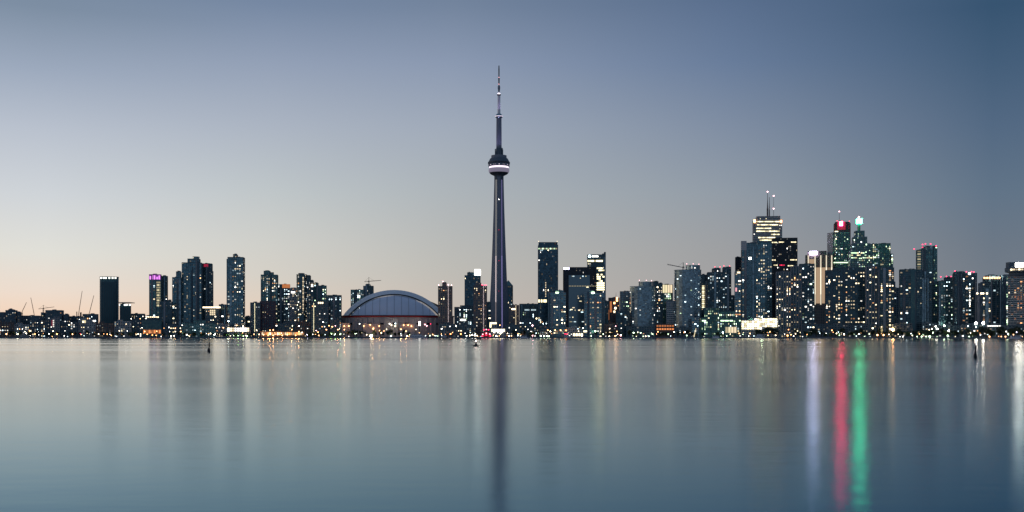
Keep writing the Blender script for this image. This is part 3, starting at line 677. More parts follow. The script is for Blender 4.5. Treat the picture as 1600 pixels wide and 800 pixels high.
for x in (1263,1273.5,1282.5,1291.2,1299.6): 
    for y0, y1, s in ((399,418,.9),(418,440,1.4),(440,460,1.4),(460,476,.9)): panel(b, 'floodlit_rib', x-.8, x+.8, y0, y1, L('warm2', s), th=1.2, proud=1.2)  # floodlighting on the ribs is put in as their own emission
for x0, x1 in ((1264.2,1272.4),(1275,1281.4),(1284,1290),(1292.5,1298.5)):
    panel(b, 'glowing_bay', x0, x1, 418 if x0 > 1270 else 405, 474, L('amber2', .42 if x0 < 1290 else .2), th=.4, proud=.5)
panel(b, 'violet_sign', 1265, 1276.5, 393, 397.8, L('violet', 28), th=2, proud=2)
b = B('office_tower', 'grey tower with a pale blank side and greenish glass front below the red sign tower', 'tower', 560, [(1292.5,1327.5,362.5)], 'green', .08, 'green', k=.7, phi=32, roof=False)
panel(b, 'pale_side_wall', 1293.2, 1301.8, 364, 425, M['concrete_pale'], th=.6, proud=.5)
panel(b, 'roof_floodlight', 1304.5, 1309.5, 361, 364, L('gold', 2.9), free=True)
for x in range(1303, 1327, 3): panel(b, 'lit_floor', x, x+2.6, 409.5, 411, L('green', 2.0))
b = B('office_tower', 'dark red tower top carrying a glowing red sign and a thin mast', 'tower', 690, [(1302.5,1329,348.7),(1304,1327.5,346.5)], 'brick', 0, k=.7, phi=4, roof=False)
panel(b, 'red_sign', 1311.6, 1316.6, 346.3, 353, L('red', 75), th=2, proud=2); panel(b, 'sign_glow', 1308, 1321, 346.5, 359, L('red', .3), th=.6, proud=.8)  # dim red sheet behind the sign is its glow, put in as emission
mast(b, 1311.4, 331, 347, .5, .25, M['steel']); beacons(b, [(1311.4,330.5)], 'pink', 10, 1.6); beacons(b, [(1308,345),(1327,345.5)], 'red', 5, 1.2)
b = B('office_tower', 'stepped tower topped by a green-white glowing lantern on a thin neck', 'tower', 470, [(1325,1362,392),(1328,1360,380),(1330.5,1355,369.5),(1334,1351,360)], 'green', .20, 'green', k=.6, phi=10, roof=False)
q = MB(); Y = b['Yf']+12; x_ = X(1342, Y)-b['e'].location.x; q.box((x_, 12-0+(b['Yf']-b['e'].location.y), Z(355.5, Y)-GZ), (4.5, 4.5, 16), M['steel']); q.build('neck', b['e'])
q = MB(); q.box((x_, b['Yf']-b['e'].location.y+9, Z(345.8, Y)-GZ), (9.5, 8, 9.5), L('lantern', 32)); q.build('green_lantern', b['e']); beacons(b, [(1342,339.5)], 'pink', 20, 2)
for x in range(1327, 1361, 3):
    for y in (394.5,398,402): 
        if rr.random() < .6: panel(b, 'lit_floor', x, x+2.6, y, y+1.5, L('green' if rr.random() < .6 else 'gold', rr.choice([1.0,2.0])))
B('office_tower', 'greenish lit shoulder tower right of the lantern tower', 'tower', 540, [(1357,1374,381)], 'office_g', .30, 'green', phi=6)
b = B('office_tower', 'dark green tower with stepped right side, right of the lantern tower', 'tower', 600, [(1371,1391.5,380),(1391,1395.5,397)], 'office_g', .14, 'green', phi=6)
b = B('office_tower', 'dark stepped mass filling the gap right of the dark green tower', 'tower', 380, [(1388,1404.5,449.5),(1388,1399,440)], 'dark', .05, 'green')
B('condo_tower', 'very broad near-black condo block with scattered orange windows', 'tower', 150, [(1288.5,1355,421.5),(1300,1350,418.5)], 'condo_d', .13, 'warm', k=.35, phi=4, dim=.05)
b = B('condo_tower', 'narrow condo with pale vertical ribs joined to the right of the broad near-black block', 'tower', 118, [(1352,1371,416)], 'piers', .10, 'warm', k=.8, phi=4)
b = B('apartment_tower', 'dark tower with rows of paired lit windows above a yellow glowing entrance', 'tower', 128, [(1369.5,1397,418)], 'condo_d', .20, 'warm', phi=4, dim=.04)
b = B('condo_tower', 'dark slab with a blank blue strip up its middle', 'tower', 130, [(1404.5,1441,420.5),(1434,1456,423.5)], 'condo_d', .10, 'mix', k=.5, phi=5, dim=.05)
panel(b, 'blank_wall', 1423, 1431.5, 421.5, 524, M['teal_clad'], th=1, proud=.6)
b = B('condo_tower', 'tall tower with a cluster of red roof lights, rightmost of the high towers', 'tower', 260, [(1431,1457.5,390),(1440,1457,385),(1457,1464.6,384.5)], 'condo_t', .07, 'green', k=.6, phi=6)
for y in range(392, 424, 4): panel(b, 'lit_balcony', 1433.5, 1438.5, y, y+2, L('gold', .5 if y % 8 else .18))
beacons(b, [(1428.5,389),(1441.5,382),(1446,381),(1441.5,386.5),(1454,381.2),(1462.8,384)], 'red', 6, 1.3)
b = B('condo_tower', 'grey tower left of the pair of flat blue towers near the right edge', 'tower', 190, [(1464,1489,438.5),(1474.5,1488,433)], 'condo_t', .12, 'cool', phi=6)
beacons(b, [(1470,432.5),(1479,432),(1486,432)], 'red', 8, 1)
b = B('condo_tower', 'broad flat-topped dark blue tower with red and white roof lights near the right edge', 'tower', 160, [(1488,1526.5,426.5),(1489,1508,424.5)], 'condo_d', .16, 'mix', k=.6, phi=6)
beacons(b, [(1492,423.5),(1510,424.5),(1518,424.5),(1521.5,425)], 'red', 8, 1); panel(b, 'roof_floodlight', 1513, 1516.5, 426, 429, L('white', 6))
b = B('condo_tower', 'tower with a warm lit row of windows under its rounded roof', 'tower', 210, [(1535,1565.5,433),(1538,1563,430)], 'condo_d', .12, 'mix', phi=6)
for x in range(1537, 1565, 4): panel(b, 'crown_light', x, x+2.7, 433, 435.4, L('amber', 6))
b = B('condo_tower', 'lower tower with a warm lit top floor, in front of the rounded roof tower', 'tower', 130, [(1525.5,1548,457),(1528,1545,442)], 'condo_d', .22, 'warm', phi=4, k=.7)
for x in (1525.8,1532,1535,1541): panel(b, 'crown_light', x, x+2.4, 457.4, 459.6, L('warm', 6))
B('condo_tower', 'dark tower squeezed between the rounded roof tower and the banded hotel slab', 'tower', 240, [(1562,1576,430)], 'condo_t', .16, 'green', phi=6)
b = B('hotel', 'hotel slab with pale horizontal bands, a round lookout floor and a bright white sign', 'hotel', 110, [(1574.5,1612,431)], 'hotel', .10, 'amber', k=.6, phi=0, roof=False, dim=.3)
q = MB(); Y = b['Yf']+12; x_ = X(1592, Y)-b['e'].location.x; yl = 12+b['Yf']-b['e'].location.y
q.lathe([(13, Z(431, Y)-GZ), (13, Z(426.5, Y)-GZ), (18, Z(425, Y)-GZ), (18.3, Z(419, Y)-GZ), (16, Z(418, Y)-GZ)], M['concrete_dark'], 36, (x_, yl)); q.build('round_lookout', b['e'])
for k_ in range(-5, 6):
    a = R(-90+k_*11); o = bpy.data.objects.new('lookout_light', unit_box(L('warm', [.5,2.9,1.0][k_ % 3]))); COL.objects.link(o); o.parent = b['e']
    o.location = (x_+18.4*math.cos(a), yl+18.4*math.sin(a), Z(422, Y)-GZ); o.scale = (2.6,.4,2.2); o.rotation_euler.z = a+R(90)
q = MB(); q.box((X(1579, Y)-b['e'].location.x, yl, Z(415, Y)-GZ), (9, 10, 9), M['concrete_dark']); q.build('roof_plant_room', b['e'])
q = MB(); q.box((X(1590.5, Y)-b['e'].location.x, yl-4, Z(414.3, Y)-GZ), (11.5, 1.5, 5.8), L('white', 28)); q.build('white_sign', b['e'])

# low quayside buildings
LOW = [
 (254,284,508,'dark','low dark block between the plain teal hall and the blue balconied block',80),
 (337,356,507,'pale','small lit pavilion left of the bright terminal',95),
 (434,462,505,'dark','low dark block behind the orange quay shed',110),
 (462,486,503,'brick','brick block behind the right end of the orange quay shed',105),
 (515,534,500,'dark','low dark annex left of the stadium wall',70),
 (686,712,506,'dark','wide dark pier hall right of the stadium',60),
 (711,744,507,'dark','dark pier hall left of the red dome tent',75),
 (790,812,507,'dark','low dark block right of the bright market hall',80),
 (811,842,500,'dark','dark quay block in front of the office block with sloped roof',120),
 (842,858,509,'dark','small dark shed below the dark blue slab tower',85),
 (884,912,512,'pale','low pale pavilion between the two white balconied condos',70),
 (944,966,506,'brick','brick quay block right of the white balconied condos',90),
 (1053,1083,512,'dark','low dark shed in front of the taller rounded condo',75),
 (1252,1290,506,'dark','dark quay block left of the near-black condo block',90),
 (1290,1330,507,'dark','left dark quay hall under the near-black condo block',80),
 (1330,1370,508,'dark','right dark quay hall under the near-black condo block',85),
 (1396,1426,505,'dark','dark quay block under the slab with a blank blue strip',70),
 (1440,1466,505,'dark','dark quay block under the tower with red roof lights',80),
 (1466,1500,508,'dark','dark long shed left of two dazzling floodlights',70),
 (1500,1540,507,'dark','dark long shed beneath two dazzling floodlights',75),
 (1540,1575,508,'dark','dark long shed with a white strip of lights, left of the hotel',70),
 (1575,1615,508,'dark','dark podium shed under the banded hotel slab',75)]
for x0, x1, y, st, lab, off in LOW:
    b = B('quay_building', lab, 'building', off, [(x0+.4,x1-.4,y),(x0+(x1-x0)*.3,x0+(x1-x0)*.62,y-2.2)], st, .10, 'mix', phi=0, k=.4, dim=.12, maxd=13, roof=False)
    if 'long shed with a white strip' in lab:
        for x in range(1543, 1562, 3): panel(b, 'strip_light', x, x+2.2, 508.6, 510, L('white', 2.9))
    if 'pavilion between' in lab:
        for x in (897,901,905,909): panel(b, 'lit_glass_bay', x-1.3, x+1.6, 521, 525, L('warm', 2.9))
        panel(b, 'lit_glass_bay', 911, 917, 516.5, 519, L('gold', 2.9))

light_windows()

# ------------------------------------------------------------------ the tall concrete tower
TY = shoreY(780)+345
tw = thing('observation_tower', 'very tall slender concrete tower with a round observation pod and needle antenna', 'tower', (X(779.6, TY), TY, GZ))
S = TY/F
def zt(py): return Z(py, TY)-GZ
def tsec(z, Rl, t, c):
    pts = []
    for al in (-90, 30, 150):
        a = R(al); u = Vector((math.cos(a), math.sin(a))); v = Vector((-u.y, u.x))
        pts += [u*Rl-v*t*.75, u*Rl+v*t*.75]
        bi = R(al+60); w = Vector((math.cos(bi), math.sin(bi))); wv = Vector((-w.y, w.x))
        pts += [w*c-wv*c*.28, w*c+wv*c*.28]
    return [(p.x, p.y, z) for p in pts]
prof = [(530,15.6),(515,15.0),(500,14.1),(472,13.4),(440,11.6),(405,10.2),(370,8.9),(325,7.4),(300,6.8),(272,6.2)]
q = MB(); q.m(M['tower_concrete']); rings = []
for py, hw in prof:
    Rl = hw*S/math.cos(R(30))*.97; z = zt(py) if py < 530 else 0
    k0 = len(q.v); q.v += tsec(z, Rl, 3.3+hw*.12, 5.6+hw*.10); rings.append(k0)
n_ = 12
for a, b_ in zip(rings, rings[1:]):
    for j in range(n_): q.f.append((a+j, a+(j+1) % n_, b_+(j+1) % n_, b_+j)); q.mi.append(0)
q.f.append(tuple(rings[-1]+j for j in range(n_))); q.mi.append(0)
q.build('shaft', tw)
# lit lift shafts in the two notches beside the front leg
def strip(al, y0, y1, col_, s, name='lift_light_strip'):
    q = MB(); hw0 = sum(p[1] for p in prof)/len(prof)
    def pos(py):
        for (a, ha), (b_, hb) in zip(prof, prof[1:]):
            if b_ <= py <= a: h = ha+(hb-ha)*(py-a)/(b_-a); break
        else: h = prof[-1][1]
        c = 5.6+h*.10+.5; return (c*math.cos(R(al)), c*math.sin(R(al))-.6, zt(py))
    ys = list(range(int(y1), int(y0), -14))+[y0]
    for a, b_ in zip(ys, ys[1:]): q.bar(pos(a), pos(b_), .75, L(col_, s))
    o = q.build(name, tw); return o
strip(-150, 275, 400, 'white', .5); strip(-150, 400, 472, 'pink2', 1.4); strip(-150, 472, 512, 'pink2', .35)
strip(-30, 275, 400, 'violet2', .5); strip(-30, 400, 512, 'violet2', .9)
for py in (312.5, 360, 408, 455.5):
    o = bpy.data.objects.new('warning_light', unit_box(L('white' if py < 320 else 'red', 10 if py < 320 else 1.0))); COL.objects.link(o); o.parent = tw
    hw = 6.5+(py-300)*.035; o.location = (0, -hw*S/math.cos(R(30))*.97-.4, zt(py)); o.scale = (1.1,.8,1.1)
def lathe_part(name, pr, mat, seg=56, smooth=False):
    q = MB(); q.lathe([(r*S, zt(y)) for r, y in pr], mat, seg); return q.build(name, tw, smooth)
lathe_part('pod_neck', [(6.2,281),(7.5,275),(12.5,272.5)], M['concrete_dark'])
lathe_part('pod_underside', [(12.4,272.6),(14.2,271.2),(14.9,270)], M['membrane_dark'])
lathe_part('radome_ring', [(14.8,270.1),(15.9,268.8),(16.3,266.8),(16.2,264.6),(15.5,263.2)], L('lilac', .24), 64, True)  # faint emission put into the radome for the light on and inside it
lathe_part('lit_ring', [(14.6,263.3),(15.0,263.2),(15.0,260.6),(14.6,260.5)], L('lilac2', 1.6))
dk = lathe_part('observation_deck', [(15.6,260.6),(16.6,260.2),(16.8,257),(16.4,256.4)], M['tower_concrete'])
lathe_part('deck_glazing', [(16.3,256.5),(16.9,255.6),(16.9,253.6),(16.4,253.3)], M['glass_black'])
q = MB()
for k_ in range(48):
    a = 2*math.pi*k_/48; q.bar((16.95*S*math.cos(a), 16.95*S*math.sin(a), zt(256.6)), (16.95*S*math.cos(a), 16.95*S*math.sin(a), zt(253.3)), .6, M['tower_concrete'])
q.build('deck_mullions', tw)
for k_ in range(9):
    a = R(-160+k_*17+(k_ % 3)*4); o = bpy.data.objects.new('deck_light', unit_box(L('lilac2', [.3,1.0,.3][k_ % 3]))); COL.objects.link(o); o.parent = tw
    o.location = (16.9*S*math.cos(a), 16.9*S*math.sin(a), zt(258.6)); o.scale = (.3, 1.4, 1.4); o.rotation_euler.z = a
lathe_part('pod_roof', [(16.6,253.4),(15.6,251.5),(14.0,248.3),(12.6,247.2)], M['concrete_dark'])
lathe_part('upper_deck', [(11.9,247.3),(12.0,246.9),(12.0,243.2),(10.5,242.9)], M['tower_concrete'])
q = MB(); q.lathe([(4.6*S, zt(243.2)), (4.6*S, zt(232))], M['concrete_dark'], 12)
for (dx, y0, y1, w) in ((-5.6,243,233,1.6),(-4.4,243,237,2),(5.2,243,231.5,1.8),(5.9,243,234,1.6),(2.4,243,229,1.6),(-2.2,243,230,1.5)):
    q.box((dx*S, -3.6*S*(1 if abs(dx) < 5 else .4), (zt(y0)+zt(y1))/2), (w*S, w*S, zt(y1)-zt(y0)), M['concrete_dark'])
q.build('equipment_cluster', tw)
lathe_part('upper_shaft', [(4.5,243.1),(4.3,232),(4.15,200),(4.0,184.6)], M['tower_concrete'], 8)
lathe_part('upper_pod', [(4.2,184.8),(5.6,183.5),(5.9,181.8),(5.2,181),(4.8,179.6),(3.6,178.2),(1.6,177.6)], M['glass_light'], 32)
q = MB(); q.lathe([(5.92*S, zt(182.4)), (6.02*S, zt(182.2)), (6.02*S, zt(181.6)), (5.9*S, zt(181.5))], L('lilac2', 1.0), 32); q.build('upper_pod_light_ring', tw)
lathe_part('antenna_base', [(2.35,178.2),(2.2,165),(2.15,148.6)], M['white'], 12)
lathe_part('antenna_collar', [(2.6,149.4),(2.9,149),(2.9,147.4),(2.5,147.2)], M['black'], 16)
lathe_part('antenna_collar_light', [(1.5,147.1),(1.9,147),(1.6,145.6),(1.0,145.4)], L('lilac2', 4.0), 12)
lathe_part('antenna_middle', [(1.0,145.6),(1.5,141),(2.0,137.5),(1.9,135),(1.2,134)], M['tower_concrete'], 12)
lathe_part('antenna_tip', [(.9,134.1),(1.1,127),(1.25,121.5),(.9,121),(1.0,109),(.75,102.5)], M['steel'], 10)
for y in (131.8, 121.3):
    o = bpy.data.objects.new('warning_light', unit_box(L('pink', 3))); COL.objects.link(o); o.parent = tw; o.location = (0, -1.5*S, zt(y)); o.scale = (1.5,.7,.8)
for i, (x_, y_, z_, tgt, pw_) in enumerate(((-9, -11, 246, (0,0,190), 9e3), (9, -11, 246, (0,0,190), 9e3), (-6, -7, 178.5, (0,0,160), 1.5e3), (6, -7, 178.5, (0,0,160), 1.5e3))):
    ld = bpy.data.lights.new('floodlight', 'SPOT'); lo = bpy.data.objects.new('floodlight', ld); COL.objects.link(lo); lo.parent = tw
    ld.energy = pw_*3.5; ld.color = (.62,.42,1.0); ld.spot_size = R(38); ld.spot_blend = .8; ld.shadow_soft_size = .8
    lo.location = (x_*S, y_*S, zt(z_)); d = Vector((tgt[0]-x_*S, -y_*S, zt(tgt[2])-zt(z_))); lo.rotation_euler = d.to_track_quat('-Z', 'Y').to_euler()

# ------------------------------------------------------------------ domed stadium
SY = shoreY(612)+150
S2 = SY/F; scx = X(616, SY); zs = Z(494, SY)-GZ; st = thing('stadium', 'domed stadium with grey segmented arched roof over brown concrete walls', 'stadium', (scx, SY, GZ)); st.rotation_euler.z = -math.atan2(scx, SY)
def cap(r, a, h):           # circular-segment profile: half chord a, rise h
    Rr = (a*a+h*h)/(2*h); r = min(r, a); return math.sqrt(max(0, Rr*Rr-r*r))-(Rr-h)
yc = 78
def arch_pts(a, h, z, y, n=44, thick=0): return [(-a+2*a*j/n, y, z+cap(abs(-a+2*a*j/n), a, h)) for j in range(n+1)]
def loft(lines, mat, name, parent, smooth=True):
    q = MB(); q.m(mat); n = len(lines[0])
    for l in lines: q.v += l
    for i in range(len(lines)-1):
        for j in range(n-1): q.f.append((i*n+j, i*n+j+1, (i+1)*n+j+1, (i+1)*n+j)); q.mi.append(0)
    return q.build(name, parent, smooth)
k2 = (SY+yc)/SY
z0 = zs
A1, H1 = 82.5*S2*k2, (494-452)*S2*k2+2; A2, H2 = 67.5*S2*k2*.985, 31.5*S2*k2
zz = Z(494, SY+yc)-GZ
# outer arch: sloped front band, crown strip running back, and rear half dome
loft([arch_pts(A2*1.075, H2*1.10, zz, yc+1.5), arch_pts(A1*.965, H1*.93, zz, yc+14), arch_pts(A1, H1, zz-2, yc+34), arch_pts(A1*.99, H1*.995, zz-2, yc+62)], M['membrane_outer'], 'outer_roof_arch', st)
loft([arch_pts(A2*1.05, H2*1.065, zz-.5, yc+6), arch_pts(A2*1.078, H2*1.105, zz, yc+1.3)], M['membrane_dark'], 'roof_joint', st)
# inner front quarter dome
n = 44; lines = []
for i in range(15):
    ph = R(90)*i/14; y = yc-math.sin(ph)*A2*.86
    rx = A2*math.cos(ph); line = []
    for j in range(n+1):
        x = -rx+2*rx*j/n; rr_ = math.hypot(x, (yc-y)/.86); line.append((x, y, zz+cap(rr_, A2, H2)))
    lines.append(line)
loft(lines, M['membrane'], 'front_roof_shell', st)
loft([arch_pts(A2*1.006, H2*1.012, zz+.2, yc+.4), arch_pts(A2*1.022, H2*1.035, zz+.4, yc+.2), arch_pts(A2*1.022, H2*1.035, zz+.2, yc+1.4)], M['membrane_outer'], 'roof_edge_trim', st)
q = MB()
for m in range(-5, 6):      # standing seams on the front shell
    pr_ = None
    for i in range(12):
        x = m*A2*.165; yy = yc-.4-(i/11)*math.sqrt(max(0, 1-(x/A2)**2))*A2*.86*.98
        zz_ = zz+cap(math.hypot(x, (yc-yy)/.86), A2, H2)+.12; p = (x, yy, zz_)
        if pr_: q.bar(pr_, p, .6, M['concrete'])
        pr_ = p
q.build('roof_seams', st)
q = MB()
for m in range(1, 30):
    f_ = -1+2*m/30; P_ = []
    for a_l, h_l, z_l, y_l in ((A2*1.075, H2*1.10, zz, yc+1.5), (A1*.965, H1*.93, zz, yc+14), (A1, H1, zz-2, yc+34), (A1*.99, H1*.995, zz-2, yc+60)):
        P_.append((f_*a_l, y_l, z_l+cap(abs(f_*a_l), a_l, h_l)+.15))
    for p0_, p1_ in zip(P_, P_[1:]): q.bar(p0_, p1_, .45, M['membrane_outer'])
q.build('outer_roof_seams', st)
# a rear roof panel seen behind on the right
loft([[(x, yc+66, zz-1+max(0, cap(abs(x-10), A1*1.12, H1*.80))) for x in [(-A1*.9+2.0*A1*.98*j/30) for j in range(31)]], [(x, yc+100, zz-1+max(0, cap(abs(x-10), A1*1.1, H1*.7))) for x in [(-A1*.9+2.0*A1*.98*j/30) for j in range(31)]]], M['membrane_outer'], 'rear_roof_panel', st)
# walls: a many-sided bowl, red fascia band, buttress piers and openings
q = MB(); pts_ = []
for k_ in range(28):
    a = 2*math.pi*k_/28; pts_.append((math.cos(a)*A1*1.0, yc+math.sin(a)*A1*.86))
q.prism(pts_, 0, zz-3.2, M['stadium_wall']); q.build('wall', st)
q = MB()
q.prism([(math.cos(2*math.pi*k_/28)*A1*1.012, yc+math.sin(2*math.pi*k_/28)*A1*.872) for k_ in range(28)], zz-3.4, zz-.6, M['red']); q.build('red_fascia', st)
q = MB(); q.prism([(math.cos(2*math.pi*k_/28)*A1*1.03, yc+math.sin(2*math.pi*k_/28)*A1*.89) for k_ in range(28)], zz-.55, zz+.5, M['membrane_dark']); q.build('roof_gutter', st)
q = MB()
for k_ in range(56):
    a = 2*math.pi*(k_+.5)/56
    if math.sin(a) < .2: q.box((math.cos(a)*A1*1.01, yc+math.sin(a)*A1*.87, (zz-5)/2), (1.6, 3, zz-5), M['stadium_wall'], a+R(90))
q.build('buttresses', st)
for k_ in range(56):
    a = 2*math.pi*k_/56
    if math.sin(a) < -.25 and k_ % 2 == 0:
        q = MB(); q.box((math.cos(a)*A1*1.004, yc+math.sin(a)*A1*.864, zz*.62), (6.5, 1.6, 3.4), M['glass_black'], a+R(90)); q.build('wall_opening', st)
for sgn in (-1, 1):         # corner blocks carrying the ends of the big arch
    q = MB(); q.box((sgn*A1*1.02, yc+26, (zz-2)/2), (22, 46, zz-2), M['stadium_wall']); q.box((sgn*A1*1.02, yc+26, zz-.6), (24, 48, 2.6), M['membrane_dark']); q.build('arch_support_block', st)
for x0, x1, y0, y1 in ((527,548,505,519),(568,594,506,519),(624,648,506,519)):   # lit street-front walls
    q = MB(); xa, xb = X(x0, SY)-scx, X(x1, SY)-scx; q.box(((xa+xb)/2, -14, (Z(y0, SY)-GZ)/2), (xb-xa, 4, Z(y0, SY)-GZ), M['stadium_wall']); q.build('street_front_wall', st)
for px, py, c in ((537,509.5,'amber'),(544,509.5,'amber'),(567,509.5,'amber'),(591,509.5,'amber'),(577,507.5,'amber'),(582,513,'amber'),(636,508,'amber'),(641,509.5,'amber'),(629,508,'amber'),(560.5,506,'white'),(607,505.8,'white'),(610,508,'warm'),(616,509.5,'warm'),(616,505.5,'cool'),(662,507,'pink'),(665,509,'pink'),(671,506,'red')):
    o = bpy.data.objects.new('wall_lamp', unit_box(L(c, 12 if c != 'red' else 5))); COL.objects.link(o); o.parent = st; o.scale = (1.5,1.2,1.5)
    o.location = (X(px, SY-20)-scx, -19.5, Z(py, SY-20)-GZ)
    q = MB(); q.box((o.location.x, -18.4, o.location.z), (.4, 2.4, .4), M['steel']); q.build('lamp_bracket', st)
q = MB(); q.box((X(653.4, SY-24)-scx, -24, Z(505.5, SY-24)-GZ), (3.0, 1.0, 8.0), L('white', 6)); q.box((X(653.4, SY-24)-scx, -23, (Z(510, SY-24)-GZ)/2), (1.2, .8, Z(505, SY-24)-GZ), M['steel']); q.build('lit_sign_pylon', st)

# ------------------------------------------------------------------ cranes
def crane(label, px, Y, ytop, jib, mat, base_py=None, luff=False):
    z0 = GZ if base_py is None else Z(base_py, Y)
    e = thing('construction_crane', label, 'crane', (X(px, Y), Y, z0)); zt_ = Z(ytop, Y)-z0; th_ = 1.0
    q = MB(); w = 1.1
    for sx in (-w, w):
        for sy in (-w, w): q.bar((sx, sy, 0), (sx, sy, zt_), .5, mat)
    z = 0; fl = 1
    while z < zt_-3: q.bar((-w*fl, -w, z), (w*fl, -w, z+3), .3, mat); q.bar((w, -w*fl, z), (w, w*fl, z+3), .3, mat); z += 3; fl = -fl
    q.build('mast', e)
    (jx0, jy0), (jx1, jy1) = jib
    a = Vector((X(jx0, Y)-X(px, Y), 0, Z(jy0, Y)-z0)); b_ = Vector((X(jx1, Y)-X(px, Y), 0, Z(jy1, Y)-z0))
    q = MB(); d = (b_-a); n_ = max(4, int(d.length/4)); up = Vector((-d.z, 0, d.x)).normalized()*1.3
    if up.z < 0: up = -up
    q.bar(a, b_, .6, mat); q.bar(a+up, b_+up*.3, .5, mat)
    for k_ in range(n_):
        p = a+d*k_/n_; p2 = a+d*(k_+1)/n_; q.bar(p if k_ % 2 else p+up*(1-.7*k_/n_), p2+up*(1-.7*(k_+1)/n_) if k_ % 2 else p2, .3, mat)
    q.build('jib', e)
    q = MB(); q.box((0, -.4, zt_), (2.6, 2.6, 2.4), mat); q.build('cab', e)
    if not luff:
        q = MB(); q.bar((0,0,zt_), (0,0,zt_+9), .8, mat); q.bar((0,0,zt_+9), tuple(a*.4+b_*.6), .25, mat); q.bar((0,0,zt_+9), tuple(a if abs(a.x) < abs(b_.x) else b_), .25, mat); q.build('apex', e)
    return e
CR = 3000
crane('thin leaning crane boom, leftmost on the skyline', 34.5, CR, 489, ((34.5,488),(41.5,472.5)), M['rust'], luff=True)
crane('thin crane boom leaning left, second crane from the left edge', 53.2, CR, 493, ((53.2,492),(48,465)), M['rust'], luff=True)
crane('orange hammerhead crane with level jib above the stepped block on the left', 67.8, CR, 482, ((60.2,483),(85,479.6)), M['rust'])
crane('tallest thin crane boom, left one of the pair beside the crowned ribbed tower', 122.8, CR, 494, ((122.8,493),(128.5,454.5)), M['rust'], luff=True)
crane('thin crane boom leaning right, closest to the crowned ribbed tower', 139.5, CR, 492, ((139.5,491),(146.8,461.5)), M['rust'], luff=True)
UY = shoreY(576)+555
crane('hammerhead crane standing on the unfinished tower behind the stadium roof', 576.3, UY, 439.5, ((569.5,440.5),(595.5,438.2)), M['steel'], base_py=446.3)
UY = shoreY(1070)+185
crane('crane with a long jib reaching left from the taller rounded condo roof', 1067.5, UY, 417.5, ((1042.5,413.6),(1069.5,418.5)), M['steel'], base_py=421)
UY = shoreY(870)+133
crane('small crane tipped left on the roof of the left white balconied condo', 869.5, UY, 455, ((863,449.5),(870.5,454.5)), M['steel'], base_py=456.8)
for px, y0, lab in ((120, 487, 'slim dark chimney left of the tallest crane boom'), (126.2, 488, 'stubby dark chimney right of the tallest crane boom')):
    e = thing('chimney', lab, 'chimney', (X(px, 2700), 2700, GZ)); q = MB(); r_ = 1.0 if px < 122 else 1.9
    q.lathe([(r_*1.25, 0), (r_, Z(y0, 2700)-GZ-1), (r_*1.15, Z(y0, 2700)-GZ-.8), (r_*1.15, Z(y0, 2700)-GZ)], M['brick'], 14); q.build('stack', e)

# ------------------------------------------------------------------ trees
def tree_proto(name, h, w, seed, leaf):
    r_ = random.Random(seed); e = bpy.data.objects.new(name, None); COL.objects.link(e)
    q = MB(); q.bar((0,0,0), (.3,.1,h*.45), .7, M['bark'], .4)
    for k_ in range(5):
        a = r_.uniform(0, 6.28); q.bar((.2,.1,h*r_.uniform(.28,.42)), (math.cos(a)*w*.3, math.sin(a)*w*.3, h*r_.uniform(.55,.8)), .32, M['bark'], .12)
    q.build('trunk', e)
    q = MB(); i_ = q.m(leaf); cl = []
    for k_ in range(11):
        a = r_.uniform(0, 6.28); rad = r_.uniform(0, w*.34); cl.append((math.cos(a)*rad, math.sin(a)*rad, h*r_.uniform(.42,.88), w*r_.uniform(.13,.24)))
    for (cx, cy, cz, cr) in cl:
        for _ in range(46):
            v = Vector((r_.gauss(0,1), r_.gauss(0,1), r_.gauss(0,1))).normalized()*cr*r_.uniform(.5,1.08); p = Vector((cx,cy,cz))+v; sz = r_.uniform(.35,.7)
            t1 = Vector((r_.gauss(0,1), r_.gauss(0,1), r_.gauss(0,1))).normalized(); t2 = t1.orthogonal().normalized()
            b_ = len(q.v); q.v += [tuple(p+t1*sz), tuple(p+t2*sz*.7), tuple(p-t1*sz), tuple(p-t2*sz*.7)]; q.f.append((b_,b_+1,b_+2,b_+3)); q.mi.append(i_)
    q.build('crown', e); return e
protos = [tree_proto('leafy_tree', 10, 9, 1, M['leaf']), tree_proto('leafy_tree', 12, 10, 2, M['leaf']), tree_proto('leafy_tree', 8, 9, 3, M['leaf2']), tree_proto('poplar_tree', 13, 6, 4, M['leaf'])]
used_proto = set()
ZT = [(12,215,24,.9,'low dark tree on the far left shore below the house rows','trees on the far left shore'),
 (253,345,10,.85,'dark tree by the water in front of the blue balconied block','trees before the western condos'),
 (346,394,7,.8,'green tree lit from below in front of the bright terminal','trees by the bright terminal'),
 (478,535,10,.95,'green floodlit tree on the quay just left of the stadium','trees left of the stadium'),
 (536,640,16,.95,'dark tree on the quay in front of the stadium wall','trees before the stadium'),
 (690,760,6,.7,'small dark tree between the stadium and the red dome tent','trees by the dark pier halls'),
 (790,845,8,.9,'dark tree right of the bright market hall','trees right of the market hall'),
 (930,1000,9,.9,'dark tree below the gap right of the white balconied condos','trees by the brick quay block'),
 (1025,1100,10,.85,'dark tree at the feet of the taller rounded condo','trees by the rounded condos'),
 (1118,1130,2,.9,'green lit tree beside the golden lit hall windows','trees by the golden hall'),
 (1180,1214,7,1.35,'dark tree silhouetted before the blazing white hall','trees before the blazing hall'),
 (1240,1300,9,1.0,'dark tree below the dark tower with paired windows','trees left of the near-black condo'),
 (1300,1400,14,1.0,'dark tree by the halls under the near-black condo','trees under the near-black condo'),
 (1400,1500,16,1.05,'dark tree on the right shore below the slab with a blue strip','trees on the right shore'),
 (1500,1604,17,1.1,'dark tree at the right end below the hotel and floodlights','trees at the right end')]
tr = random.Random(11)
